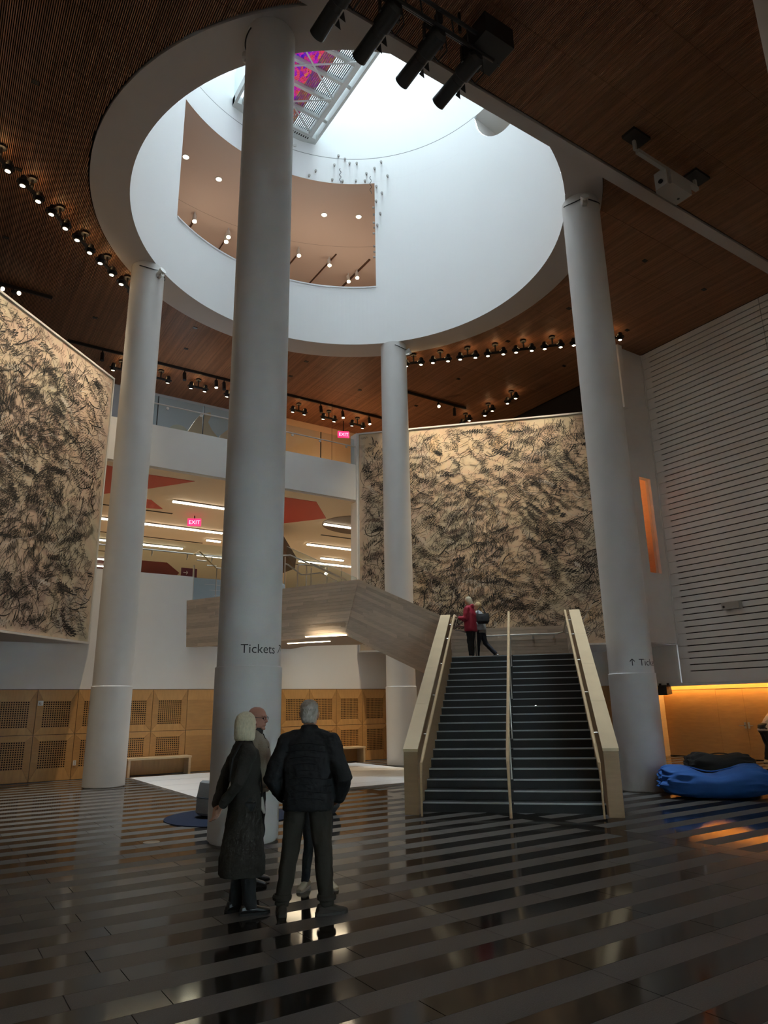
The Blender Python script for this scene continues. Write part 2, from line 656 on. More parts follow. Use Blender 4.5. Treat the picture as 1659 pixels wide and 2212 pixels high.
# back wall (along X at YB): wood dado, white band, floor-two opening, balcony band
wb = M()
wb.box(XL, 13.05, YB + .12, YB + .4, 0, 2.2)
wall_back = struct('wall_back', wb, BLACKV)
up = M()
up.box(XL, 6.34, YB, YB + .3, 2.20, 5.39)
up.box(6.34, 13.05, YB, YB + .3, 2.20, 4.36)
up.box(13.05, XR, YB, YB + .3, 0, 3.36)
up.build('upper_wall', WHITE, wall_back)
M().box(3.0, 11.97, YB, YB + .32, 8.57, 9.87).build('balcony_parapet', WHITE, wall_back)
M().box(11.9, 12.15, YB - .05, YB + .35, 4.36, 11.05).build('end_post', WHITE, wall_back)
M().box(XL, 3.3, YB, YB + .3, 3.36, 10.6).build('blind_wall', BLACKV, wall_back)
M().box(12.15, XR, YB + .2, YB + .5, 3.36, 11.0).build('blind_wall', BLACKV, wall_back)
M().box(XL, 13.05, YB - .004, YB + .1, 2.192, 2.2).build('shadow_gap', BLACKV, wall_back)

CWD = 0.953
cells = {}


def cell_meshes(kind):
    if kind in cells:
        return cells[kind]
    low = kind.startswith('low')
    h = 1.095
    zb, zt = (.30, .95) if low else (.175, .81)
    x0, x1 = .157, .157 + .64
    g = .006
    m = M()
    d = -.02
    W, H = CWD - g, h - g
    if kind.endswith('plain'):
        m.cur = 0
        m.box(g, W, d, .1, g, H)
        m.cur = 1
        m.box(g, W, d - .004, d, zt, H)
        gm = None
    else:
        def piece(p, cur):
            m.cur = cur
            m.prism([(a, d, b) for a, b in p], (0, .1, 0))
        piece([(g, g), (W, g), (x1, zb), (x0, zb)], 1)
        piece([(x0, zt), (x1, zt), (W, H), (g, H)], 1)
        piece([(g, g + .006), (x0 - .003, zb + .003), (x0 - .003, zt - .003), (g, H - .006)], 0)
        piece([(x1 + .003, zb + .003), (W, g + .006), (W, H - .006), (x1 + .003, zt - .003)], 0)
        gr = M()
        n = 12
        bw = .011
        for i in range(n + 1):
            x = x0 + (x1 - x0) * i / n
            gr.box(x - bw, x + bw, d + .004, d + .010, zb, zt)
        for i in range(n + 1):
            z = zb + (zt - zb) * i / n
            gr.box(x0, x1, d + .003, d + .009, z - bw, z + bw)
        gm = gr.mesh('grille', BIRCH)
    cells[kind] = (m.mesh('panel', [BIRCH, BIRCHD]), gm)
    return cells[kind]


for i in range(-6, 11):
    x = 2.555 + CWD * i
    if x < XL:
        continue
    for row in (0, 1):
        kind = ('low' if row == 0 else 'high') + ('plain' if i in (4, 5, 6) else '')
        pm, gm = cell_meshes(kind)
        o = bpy.data.objects.new('panel', pm)
        COL.objects.link(o)
        o.parent = wall_back
        o.location = (x, YB, row * 1.095 + .004)
        if gm:
            g = bpy.data.objects.new('grille', gm)
            COL.objects.link(g)
            g.parent = o
M().box(XL, 13.05, YB - .01, YB + .12, 0, .012).build('kick_strip', BLACKV, wall_back)

# right wall: grooved boards above, birch wall and doors below
wr = M().box(XR + .045, XR + .3, YF, 13.42, 2.2, 13.48)
wall_right = struct('wall_right', wr, [SLOT])
M().box(XR, XR + .3, 13.45, YB + .3, 2.2, 3.36).build('plain_band', WHITE, wall_right)
M().box(XR + .1, XR + .3, 13.42, YBACK, 3.36, 13.48).build('shade_painted_upper_wall', BLACKV, wall_right)  # shadow behind the right painting put into this wall's black colour
PZ, PP, SLOTH = 2.532, 0.1905, 0.016
edges = [2.2] + [PZ + PP * k for k in range(57)] + [13.40]
colsY = [(9.18, 13.09), (5.26, 9.165), (YF, 5.245)]
pme = {}
for k in range(len(edges) - 1):
    z0 = edges[k] + (SLOTH if k else 0)
    z1 = edges[k + 1] - (SLOTH if k < len(edges) - 2 else 0)
    for y0, y1 in colsY:
        key = (round(z1 - z0, 3), y0)
        if key not in pme:
            pme[key] = M().box(0, .05, y0, y1, 0, z1 - z0).mesh('board', W2M)
        o = bpy.data.objects.new('board', pme[key])
        COL.objects.link(o)
        o.parent = wall_right
        o.location = (XR, 0, z0)
eb = [2.2] + [PZ + PP * k for k in range(2, 57, 2)] + [13.40]
for a, b in zip(eb, eb[1:]):
    M().box(XR, XR + .05, 13.09, 13.41, a + .004, b - .004).build('edge_board', W2M, wall_right)
M().box(XR - .03, XR + .02, 13.36, 13.42, 3.36, 13.40).build('corner_trim', W2M, wall_right)

wl = M().box(20.15, 20.35, YF, 10.90, 0, 2.2).box(20.15, 20.35, 12.59, 14.40, 0, 2.2).box(20.15, 20.35, 10.90, 12.59, 1.98, 2.2)
lower = struct('wall_right_lower', wl, BIRCH)
M().box(20.21, 20.35, 10.88, 12.61, -.05, 2.0).build('door_backing', BLACKV, lower)  # sheet added behind the doors to stop sky leaking through the gaps
M().box(19.86, 20.16, 14.385, 14.42, 0, 2.2).build('jamb_board', MAPLE, lower)
M().box(19.87, 20.35, 14.42, YB, 0, 2.2).build('return_wall', BIRCH, lower)
M().box(20.14, 20.15, YF, 10.885, .0, .03).box(20.13, 20.15, 12.6, 14.38, 0, .03).build('kick_strip', BLACKV, lower)
M().box(20.142, 20.152, YF, 14.38, 1.985, 1.992).build('head_joint', SLOT, lower)
for n, (y0, y1) in enumerate([(10.905, 11.742), (11.750, 12.585)], 1):
    d = struct('door_%d' % n, M().box(20.155, 20.20, y0, y1, .02, 1.975), BIRCH)
    s = 1 if n == 1 else -1
    yc = y1 - .05 if n == 1 else y0 + .05
    h = M()
    h.box(20.145, 20.156, yc - .03, yc + .03, .86, 1.03)
    h.tube([(20.15, yc, .94), (20.09, yc, .94), (20.09, yc - s * .15, .94)], .011, 8)
    h.tube([(20.15, yc, 1.0), (20.135, yc, 1.0)], .022, 10)
    h.build('door_handle', STEEL, d, smooth=True)
M().box(XR, 20.16, YF, 14.4, 2.185, 2.2).build('cove_lid', WHITE, lower)
led = thing('cove_light', 'amber light strip tucked above the birch doors under the white board wall', 'cove light')
M().box(19.96, 20.03, YF + .2, 14.36, 2.165, 2.185).build('led_strip', LEDM, led)
M().box(19.82, 19.87, YF + .2, 14.36, 2.10, 2.185).build('cove_lip', WHITE, led)
lamp('AREA', 'cove_glow', (20.0, 10.2, 2.16), 18, (1.0, .58, .22), led, sx=.06, sy=8.2, rot=(0, radians(12), 0))

# white return wall with a slot window between the right painting and the board wall
rw = M()
rw.box(18.42, XR, 13.40, 13.6, 3.36, 5.58).box(18.42, XR, 13.40, 13.6, 8.76, 13.40)
rw.box(18.42, 18.87, 13.40, 13.6, 5.58, 8.76).box(19.45, XR, 13.40, 13.6, 5.58, 8.76)
rw.box(18.40, 18.62, 13.28, 13.42, 11.09, 13.40)
wret = struct('wall_back_right', rw, W2M)
rm = M()
rm.box(18.6, 18.65, 13.6, 17.0, 5.0, 9.3).box(19.7, 19.75, 13.6, 17.0, 5.0, 9.3).box(18.6, 19.75, 17.0, 17.1, 5.0, 9.3)
rm.box(18.6, 19.75, 13.6, 17.0, 9.2, 9.3).box(18.6, 19.75, 13.6, 17.0, 5.0, 5.1)
rm.build('room_behind', TAN, wret)
shelf = M()
cols6 = []
for i in range(12):
    z = 6.2 + .26 * i
    shelf.box(18.66, 19.69, 14.3 + .12 * i, 14.36 + .12 * i, z, z + .05)
shelf.build('ceiling_slat', mat('orange_slat', (0.62, 0.30, 0.14), .6), wret)
w2 = struct('window_2', M().box(18.87, 19.45, 13.5, 13.51, 5.58, 8.76), GLASS)
lamp('POINT', 'shop_lamp', (19.15, 16.2, 8.4), 90, (1, .62, .34), wret, size=.2)
rack = thing('poster_rack', 'rack of red and cream posters seen through the slot window', 'poster rack', (19.17, 14.6, 5.1))
M().box(-.5, .5, 0, .05, 0, .9).build('red_board', REDP, rack)
M().box(-.3, .42, -.03, 0, .42, .86).build('cream_poster', mat('cream_paper', (.72, .62, .45), .7), rack)
M().box(-.45, -.2, -.03, 0, .05, .36).build('yellow_poster', mat('yellow_paper', (.75, .45, .05), .7), rack)
M().box(-.1, .3, -.03, 0, .05, .36).build('black_poster', BLACK, rack)

# ------------------------------------------------------------------ ceilings
def backing(name, x0, x1, y0, y1, z, r):
    """ceiling void plane with a round hole"""
    angs = [2 * pi * i / 180 for i in range(180)] + [atan2(y - CY, x - CX) % (2 * pi) for x in (x0, x1) for y in (y0, y1)]
    angs = sorted(set(angs))

    def rect(t):
        c, s = cos(t), sin(t)
        d = 1e9
        if c > 1e-9: d = min(d, (x1 - CX) / c)
        if c < -1e-9: d = min(d, (x0 - CX) / c)
        if s > 1e-9: d = min(d, (y1 - CY) / s)
        if s < -1e-9: d = min(d, (y0 - CY) / s)
        return d
    m = M()
    for a, b in zip(angs, angs[1:] + [angs[0] + 2 * pi]):
        p = []
        for t in (a, b):
            ro = max(rect(t), r)
            p.append(((CX + r * cos(t), CY + r * sin(t), z), (CX + ro * cos(t), CY + ro * sin(t), z)))
        m.add([p[0][0], p[0][1], p[1][1], p[1][0]], [(0, 1, 2, 3)])
    return m


ceiling = struct('ceiling', backing('ceiling', XL - .3, 20.4, 8.1, YBACK + .2, ZC + .07, RO - .05), BLACKV)
PX0, PXW, PYH = -3.58, 2.62, 1.375
NSL = 74
SP = PXW / NSL


def slat_panel(x0, y0, y1, z, hole):
    m = M()
    for i in range(NSL):
        x = x0 + .004 + SP * i
        if x < XL or x + SP > XR + .02:
            continue
        xc = x + SP / 2
        iv = [(y0 + .006, y1 - .006)]
        if hole:
            dx = abs(xc - CX)
            if dx < hole:
                hh = sqrt(hole * hole - dx * dx)
                a, b = CY - hh, CY + hh
                ni = []
                for p, q in iv:
                    if q <= a or p >= b:
                        ni.append((p, q))
                    else:
                        if p < a: ni.append((p, a))
                        if q > b: ni.append((b, q))
                iv = ni
        for p, q in iv:
            if q - p < .01:
                continue
            w = SP * .48
            m.add([(x, p, z), (x + w, p, z), (x + w, q, z), (x, q, z), (x, p, z + .045), (x + w, p, z + .045), (x + w, q, z + .045), (x, q, z + .045)],
                  [(0, 3, 2, 1), (0, 1, 5, 4), (1, 2, 6, 5), (2, 3, 7, 6), (3, 0, 4, 7)])
    return m


for i in range(10):
    for j in range(-1, 12):
        x0 = PX0 + PXW * i
        y0 = max(9.11 + PYH * j, 8.18)
        y1 = min(9.11 + PYH * (j + 1), YBACK)
        if y1 - y0 < .05:
            continue
        m = slat_panel(x0, y0, y1, ZC, RO + .03)
        if m.v:
            m.build('ceiling_panel', SLAT, ceiling)
ZN = 13.20
near = struct('ceiling_near', M().box(XL - .3, 20.4, YF - .2, 7.90, ZN + .05, ZN + .12), BLACKV)
for i in range(10):
    for j in range(10):
        x0 = PX0 + PXW * i
        y1 = 7.845 - PYH * j
        y0 = max(y1 - PYH, YF)
        if y1 < YF:
            continue
        m = slat_panel(x0, y0, y1, ZN, None)
        if m.v:
            m.build('ceiling_panel', SLAT, near)
for x, y in ((1.0, -3.6), (5.0, -3.6), (9.0, -3.0), (13.0, -1.0), (16.5, 2.5)):  # unseen glowing panels added above the entrance for warm fill
    M().box(x - .3, x + .3, y - .3, y + .3, ZN - .02, ZN - .002).build('added_fill_panel', LENS, near)
    lamp('AREA', 'added_fill_glow', (x, y, ZN - .03), 10, (1, .84, .64), near, sx=.6, sy=.6, rot=(0, 0, 0))
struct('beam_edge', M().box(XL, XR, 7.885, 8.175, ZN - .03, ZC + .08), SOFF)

# rotunda ring
rg = M()
zr = ZC - .03
n = 180
for i in range(n):
    q = []
    ok = True
    for t in (2 * pi * i / n, 2 * pi * (i + 1) / n):
        ro = RO
        if sin(t) < 0:
            ro = min(RO, (CY - 8.17) / -sin(t))
        ri = min(RI, ro)
        q.append((t, ri, ro))
    if q[0][2] <= RI and q[1][2] <= RI:
        continue
    P = lambda t, r, z: (CX + r * cos(t), CY + r * sin(t), z)
    (t0, a0, b0), (t1, a1, b1) = q
    rg.add([P(t0, a0, zr), P(t0, b0, zr), P(t1, b1, zr), P(t1, a1, zr), P(t0, b0, ZC + .08), P(t1, b1, ZC + .08)], [(0, 3, 2, 1), (1, 2, 5, 4)])
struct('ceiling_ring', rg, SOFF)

# rotunda shaft with gallery opening and round niche
O0, O1, OZ0, OZ1 = radians(50.2), radians(128.6), 15.57, 19.84
SEAM = 20.93
NC, NR = radians(-9.0), 1.65


def sh(t, r, z):
    return (CX + r * cos(t), CY + r * sin(t), z)


angs = sorted(set([round(2 * pi * i / 240 - pi / 4, 5) for i in range(240)] + [round(O0, 5), round(O1, 5)] + [round(NC + NR / RI * (-1 + i / 12), 5) for i in range(25)]))
low_, high_ = M(), M()
for a, b in zip(angs, angs[1:] + [angs[0] + 2 * pi]):
    mid = (a + b) / 2

    def hole(t):
        if O0 - 1e-4 <= mid <= O1 + 1e-4:
            return OZ0, OZ1
        d = (t - NC) * RI
        if abs((mid - NC) * RI) < NR:
            return SEAM - sqrt(max(NR * NR - d * d, 0)), SEAM
        return SEAM - .012, SEAM + .012
    (l0, h0), (l1, h1) = hole(a), hole(b)
    low_.add([sh(a, RI, zr), sh(b, RI, zr), sh(b, RI, l1), sh(a, RI, l0)], [(0, 3, 2, 1)])
    if O0 - 1e-4 <= mid <= O1 + 1e-4:
        low_.add([sh(a, RI, h0), sh(b, RI, h1), sh(b, RI, SEAM - .012), sh(a, RI, SEAM - .012)], [(0, 3, 2, 1)])
        h0 = h1 = SEAM + .012
    high_.add([sh(a, RI, h0), sh(b, RI, h1), sh(b, RI, ZT), sh(a, RI, ZT)], [(0, 3, 2, 1)])
shaft = struct('wall_rotunda', low_, SHAFT, smooth=True)
high_.build('upper_drum', SHAFT, shaft, smooth=True)
bk_ = M()
for i in range(240):
    a, b = 2 * pi * i / 240, 2 * pi * (i + 1) / 240
    mid = ((a + b) / 2 + pi) % (2 * pi) - pi
    if abs((mid - NC) * RI) < NR - .02:
        continue
    bk_.add([sh(a, RI + .006, SEAM - .10), sh(b, RI + .006, SEAM - .10), sh(b, RI + .006, SEAM + .10), sh(a, RI + .006, SEAM + .10)], [(0, 3, 2, 1)])
bk_.build('seam_backing', mat('seam_grey', (.30, .31, .31), .8), shaft)
# reveals of the opening and the gallery room behind it
RV = RI + .42
jm = M()
for t in (O0, O1):
    jm.add([sh(t, RI, OZ0), sh(t, RV, OZ0), sh(t, RV, OZ1), sh(t, RI, OZ1)], [(0, 1, 2, 3)])
ns = 40
for i in range(ns):
    a, b = O0 + (O1 - O0) * i / ns, O0 + (O1 - O0) * (i + 1) / ns
    jm.add([sh(a, RI, OZ0), sh(b, RI, OZ0), sh(b, RV, OZ0), sh(a, RV, OZ0)], [(0, 1, 2, 3)])
    jm.add([sh(a, RI - .02, OZ0 - .03), sh(b, RI - .02, OZ0 - .03), sh(b, RI - .02, OZ0 + .02), sh(a, RI - .02, OZ0 + .02)], [(0, 3, 2, 1)])
    jm.add([sh(a, RI - .02, OZ0 + .02), sh(b, RI - .02, OZ0 + .02), sh(b, RI + .05, OZ0 + .02), sh(a, RI + .05, OZ0 + .02)], [(0, 1, 2, 3)])
jm.build('opening_reveal', SHAFT, shaft)
gr_ = M()
seam_ = M()
GA0, GA1, GR = radians(15), radians(165), 17.0
ns = 50
for i in range(ns):
    a, b = GA0 + (GA1 - GA0) * i / ns, GA0 + (GA1 - GA0) * (i + 1) / ns
    gr_.cur = 0
    for ra, rb in ((RI + .0, GR),):
        gr_.add([sh(a, ra, OZ1 + .06), sh(b, ra, OZ1 + .06), sh(b, rb, OZ1 + .06), sh(a, rb, OZ1 + .06)], [(0, 1, 2, 3)])
    seam_.add([sh(a, 9.05, OZ1 + .055), sh(b, 9.05, OZ1 + .055), sh(b, 9.07, OZ1 + .055), sh(a, 9.07, OZ1 + .055)], [(0, 1, 2, 3)])
    gr_.add([sh(a, RI + .02, 15.3), sh(b, RI + .02, 15.3), sh(b, GR, 15.3), sh(a, GR, 15.3)], [(0, 3, 2, 1)])
    gr_.add([sh(a, GR, 15.3), sh(b, GR, 15.3), sh(b, GR, OZ1 + .06), sh(a, GR, OZ1 + .06)], [(0, 3, 2, 1)])
for t in (GA0, GA1):
    gr_.add([sh(t, RI + .02, 15.3), sh(t, GR, 15.3), sh(t, GR, OZ1 + .06), sh(t, RI + .02, OZ1 + .06)], [(0, 1, 2, 3)])
gr_.build('gallery_room', PEACH, shaft)
seam_.build('ceiling_joint', mat('peach_joint', (.42, .33, .28), .9), shaft)
for p in ((10.7, 21.0, 17.6), (6.5, 22.0, 17.6), (13.2, 21.0, 17.6)):
    lamp('POINT', 'gallery_lamp', p, 30, (1, .78, .58), shaft, size=.4)
# niche interior
nm = M()
na, nb_ = NC - NR / RI, NC + NR / RI
seg = [NC + NR / RI * (-1 + i / 12) for i in range(25)]
for a, b in zip(seg, seg[1:]):
    za = SEAM - sqrt(max(NR ** 2 - ((a - NC) * RI) ** 2, 0))
    zb = SEAM - sqrt(max(NR ** 2 - ((b - NC) * RI) ** 2, 0))
    nm.add([sh(a, RI, za), sh(b, RI, zb), sh(b, RI + 1.6, zb), sh(a, RI + 1.6, za)], [(0, 1, 2, 3)])
    nm.add([sh(a, RI, SEAM), sh(b, RI, SEAM), sh(b, RI + 1.6, SEAM), sh(a, RI + 1.6, SEAM)], [(0, 3, 2, 1)])
nm.build('niche', WHITE, shaft)
nw = M()
for a, b in zip(seg, seg[1:]):
    za = SEAM - sqrt(max(NR ** 2 - ((a - NC) * RI) ** 2, 0))
    zb = SEAM - sqrt(max(NR ** 2 - ((b - NC) * RI) ** 2, 0))
    nw.add([sh(a, RI + 1.6, za), sh(b, RI + 1.6, zb), sh(b, RI + 1.6, SEAM), sh(a, RI + 1.6, SEAM)], [(0, 3, 2, 1)])
nw.build('niche_back', TAN, shaft)
# skylight bars across the top of the shaft
sk = M()
for i in range(-2, 3):
    x = CX + i * 2.1
    hh = sqrt(RI ** 2 - (x - CX) ** 2)
    sk.box(x - .06, x + .06, CY - hh, CY + hh, ZT - .2, ZT)
sk.build('skylight_bar', TRUSS, shaft)

# ------------------------------------------------------------------ upper floors behind the back wall
l2 = M()
l2.box(-2, 22, YB + .3, 46, 4.2, 4.36).box(-2.2, -2, YB, 46, 4.2, 8.6).box(22, 22.2, YB, 46, 4.2, 8.6).box(-2, 22, 46, 46.2, 4.2, 8.6)
wl2 = struct('wall_level_two', l2, mat('lobby_paint', (0.74, 0.66, 0.55), .7))
cl2 = struct('ceiling_level_two', M().box(-2, 22, YB + .02, 46, 8.5, 8.57), mat('lobby_ceiling', (0.62, 0.53, 0.43), .8))


def flatpart(name, poly, z, m_, parent):
    return M().flat(poly, z - .012, z).build(name, m_, parent)


flatpart('red_shape', [(3.2, 20.1), (5.0, 20.42), (6.38, 20.35), (5.4, 21.75), (4.0, 23.4), (3.3, 22.6)], 8.5, REDP, cl2)
flatpart('red_shape', [(5.2, 23.0), (5.78, 23.05), (6.42, 23.95), (5.2, 24.3)], 8.5, REDP, cl2)
flatpart('red_shape', [(8.6, 20.55), (10.7, 20.46), (12.03, 22.2), (11.0, 23.6), (9.4, 24.3), (9.9, 22.4)], 8.5, REDP, cl2)
flatpart('maroon_shape', [(3.0, 33.5), (9.3, 33.2), (10.6, 35.5), (11.2, 40.0), (3.0, 40.5)], 8.5, MAROON, cl2)
flatpart('brown_oval', [(13.9 + 1.75 * cos(t), 22.45 + 1.45 * sin(t)) for t in [2 * pi * i / 40 for i in range(40)]], 8.498, BROWNP, cl2)
for x0, x1, y in ((4.3, 6.9, 24.4), (4.9, 9.4, 28.4), (13.1, 15.4, 24.6), (5.0, 7.3, 32.0), (14.5, 16.5, 30.6)):
    M().box(x0, x1, y - .05, y + .05, 8.488, 8.5).build('ceiling_groove', BLACKV, cl2)
strips = [(6.41, 9.4, 22.7), (4.6, 9.44, 26.15), (4.9, 8.93, 29.65), (12.3, 15.6, 22.85), (13.3, 17.4, 26.25), (15.18, 16.4, 28.5), (14.6, 18.6, 29.65), (4.0, 7.2, 33.6), (9.9, 11.6, 30.6), (9.3, 9.9, 27.6), (3.5, 6.9, 35.3), (12.6, 14.4, 33.4)]
where = ['front row left of the near column', 'second row left of the near column', 'third row left of the near column', 'on the brown oval', 'second row by the end post',
         'short one by the end post', 'long low one by the end post', 'on the maroon shape', 'just behind the near column', 'short one near the maroon sign', 'far row behind the left painting', 'far low row right of the near column']
for (x0, x1, y), w in zip(strips, where):
    t = thing('strip_light', 'warm white strip light in the lobby, ' + w, 'ceiling light', (0, 0, 0), group='strip lights on the second floor ceiling')
    M().box(x0, x1, y - .045, y + .045, 8.42, 8.465).build('diffuser', STRIPM, t)
    M().box(x0 - .02, x1 + .02, y - .09, y + .09, 8.465, 8.484).build('housing', GREYM, t)
    lamp('AREA', 'strip_glow', ((x0 + x1) / 2, y, 8.395), 17 * (x1 - x0) / 3, (1, .80, .54), t, sx=x1 - x0, sy=.12, rot=(0, 0, 0))
# dark underside of the next stair flight in the lobby
stf = thing('lobby_stair', 'dark sloping underside of a stair in the second floor lobby', 'stair')
for i, (x0, z0) in enumerate(((10.55, 8.4), (10.1, 8.3))):
    M().prism([(x0, 24 + i * .5, z0), (x0 + .35, 24 + i * .5, z0 + .02), (x0 + 1.15, 24 + i * .5, z0 - 1.1), (x0 + 1.1, 24 + i * .5, z0 - 1.55)], (0, 1.6, 0)).build('stringer', BROWNP, stf)
M().prism([(9.6, 26.1, 8.4), (9.9, 26.1, 8.4), (11.3, 26.1, 5.4), (11.0, 26.1, 5.2)], (0, .1, 0)).build('tan_side', TAN, stf)
# level three behind the balcony
l3 = M()
l3.box(XL, 10.25, YBACK, YBACK + .2, 8.6, 13.5)
wl3 = struct('wall_level_three', l3, BLUEG)
M().box(10.25, XR + .3, YBACK - .4, YBACK + .2, 8.6, 13.5).build('tan_return', TAN, wl3)
M().box(10.15, 10.25, YBACK - 2.2, YBACK, 8.6, 13.4).build('tan_pier', TAN, wl3)
struct('floor_level_three', M().box(XL, XR, YB + .3, YBACK, 8.58, 8.75), mat('lobby_floor', (.6, .55, .5), .5))
lamp('POINT', 'balcony_fill', (13.2, 22.6, 11.2), 60, (1, .66, .36), wl3, size=.2)  # added fill without a fixture, warms the tan wall
lamp('POINT', 'balcony_fill', (6.2, 22.0, 11.4), 40, (.86, .93, 1), wl3, size=.3)  # added fill without a fixture, brightens sculpture and blue wall

# ------------------------------------------------------------------ balcony glass
gd = thing('balcony_guard', 'clear glass guard with a white handrail on the high white balcony band', 'glass guard')
for x0, x1 in ((3.95, 4.97), (4.98, 6.38), (6.40, 8.48), (8.50, 10.55), (10.57, 11.9)):
    M().box(x0, x1, YB + .10, YB + .115, 9.87, 10.86).build('pane', GLASS, gd)
for x in (4.975, 6.39, 8.49, 10.56):
    M().box(x - .012, x + .012, YB + .09, YB + .125, 9.87, 10.86).build('joint_bar', BLACK, gd)
M().tube([(3.95, YB + .02, 10.575), (11.9, YB + .02, 10.55)], .022, 8).build('handrail', FRAMEW, gd, smooth=True)
for i in range(8):
    x = 4.2 + i * 1.05
    M().lathe([(.0, -.02), (.045, -.015), (.045, .015), (0, .02)], (x, YB + .05, 10.50), 12, (0, 1, 0)).build('bracket', FRAMEW, gd, smooth=True)
gd2 = thing('landing_glass', 'glass guard with painted reflections beside the white wall where the wooden bridge arrives', 'glass guard')
M().box(6.36, 7.60, YB + .06, YB + .09, 4.36, 5.38).build('pane', REFLG, gd2)
M().box(7.62, 9.3, YB + .06, YB + .09, 4.36, 5.38).build('pane', REFLG, gd2)
M().box(6.345, 6.375, YB + .04, YB + .12, 4.36, 5.75).build('edge_bar', STEEL, gd2)
M().box(7.60, 7.62, YB + .055, YB + .095, 4.36, 5.38).build('joint_bar', BLACK, gd2)
for k in range(4):  # white reflections in the glass, drawn as thin bars
    M().box(6.7 + .15 * k, 9.2, YB + .052, YB + .06, 5.2 - .16 * k, 5.212 - .16 * k).build('painted_reflection', FRAMEW, gd2)
rl = thing('parapet_rail', 'steel handrail with brackets above the lower white parapet', 'handrail')
M().tube([(3.6, YB + .4, 6.15), (7.4, YB + .4, 6.15)], .025, 8).build('rail', STEEL, rl, smooth=True)
for x in (4.0, 5.2, 6.25, 7.0):
    M().tube([(x, YB + .4, 6.12), (x, YB + .4, 6.02), (x, YB + .45, 5.98)], .02, 8).build('bracket', STEEL, rl, smooth=True)
M().box(3.4, 7.4, YB + .46, YB + .475, 4.36, 6.5).build('pane', GLASS, rl)

# ------------------------------------------------------------------ columns
CR, CRB, CH = 0.435, 0.456, 2.2
col_at = {'C1': (3.808, 9.238), 'C2': (3.808, 17.428), 'C3': (11.998, 17.428), 'C4': (11.998, 9.238), 'C5': (9.94, 3.38)}
col_label = {'C1': 'nearest white round column, with dark Tickets lettering, behind the standing group',
             'C2': 'white round column in front of the left painting and the birch grille wall',
             'C3': 'farthest white round column, rising behind the wooden stair flight',
             'C4': 'white round column right of the wide staircase, arrow and Tickets lettering',
             'C5': 'white column of which only an edge shows at the upper right corner'}
columns = {}
for k, (x, y) in col_at.items():
    top = ZC - .03 if k != 'C5' else ZN
    c = thing('column', col_label[k], 'column', (x, y, 0), 0, 'white columns of the atrium')
    M().lathe([(CR, 2.1), (CR, top)], n=72).build('shaft', COLM, c, smooth=True)
    M().lathe([(CRB - .03, 0), (CRB - .03, .03), (CRB, .03), (CRB, CH - .01), (CRB - .008, CH), (CR - .01, CH)], n=72).build('sleeve', COLM, c, smooth=True)
    columns[k] = c


def wrap(a0, z0):
    def f(x, y):
        a = radians(a0) + x / CR
        return (cos(a) * (CR + .0065), sin(a) * (CR + .0065), z0 + y)
    return f


text_on('lettering', 'Tickets', .172, wrap(232.0, 2.362), LETTER, columns['C1'])


def arrow(pts, a0, z0, w, parent):
    """line segments drawn on the column face"""
    m = M()
    f = wrap(a0, z0)
    for (x0, y0), (x1, y1) in pts:
        d = V((x1 - x0, y1 - y0))
        nn = V((-d.y, d.x)).normalized() * w / 2
        m.add([f(x0 + nn.x, y0 + nn.y), f(x1 + nn.x, y1 + nn.y), f(x1 - nn.x, y1 - nn.y), f(x0 - nn.x, y0 - nn.y)], [(0, 3, 2, 1)])
    return m.build('arrow', LETTER, parent)


arrow([((0, 0), (.10, .10)), ((.03, .105), (.105, .105)), ((.105, .03), (.105, .105))], 307.5, 2.376, .014, columns['C1'])
arrow([((0, 0), (0, .125)), ((0, .13), (-.045, .08)), ((0, .13), (.045, .08))], 222.2, 2.333, .016, columns['C4'])
text_on('lettering', 'Tickets', .185, wrap(238.5, 2.333), LETTER, columns['C4'])
# lamps clamped to the column heads
for k, (ax, ay), w in (('C2', (.30, -.62), 'left column by the painting'), ('C3', (.42, -.50), 'far column behind the stairs'), ('C4', (-.42, -.5), 'column right of the stairs'), ('C1', (-.35, .45), 'nearest column')):
    x, y = col_at[k]
    o_ = V((ax * .75, ay * .75, ZC - .32))
    d = V((ax, ay, 0)).normalized()
    up_ = M().tube([o_ - d * .10 + V((0, 0, -.02)), o_ + d * .10 + V((0, 0, .07))], [.075, .10], 12).build('uplight', FRAMEW, columns[k], smooth=True)
    M().cbox(o_ + V((0, 0, -.06)), d * .08, V((-d.y, d.x, 0)) * .05, (0, 0, .04)).build('clamp', STEEL, up_)
    rr = CR + .02
    a0 = atan2(ay, ax)
    M().tube([(rr * cos(a0 + s), rr * sin(a0 + s), ZC - .20 - .05 * sin(abs(s) * 3)) for s in [-1.2 + .15 * i for i in range(17)]], .012, 6).build('cable', BLACK, up_, smooth=True)

# ------------------------------------------------------------------ paintings on angled walls
PZ0, PZ1, PW = 3.385, 11.04, 9.08


def ribbon(m, pts, ws, org, ud, nn, off):
    L = []
    for i, (u, h) in enumerate(pts):
        a = pts[max(i - 1, 0)]
        b = pts[min(i + 1, len(pts) - 1)]
        dx, dy = b[0] - a[0], b[1] - a[1]
        l = hypot(dx, dy) or 1
        px, py = -dy / l * ws[i] / 2, dx / l * ws[i] / 2
        for s in (1, -1):
            L.append(org + ud * (u + s * px) + V((0, 0, h + s * py)) + nn * off)
    m.add(L, [(2 * i, 2 * i + 2, 2 * i + 3, 2 * i + 1) for i in range(len(pts) - 1)])


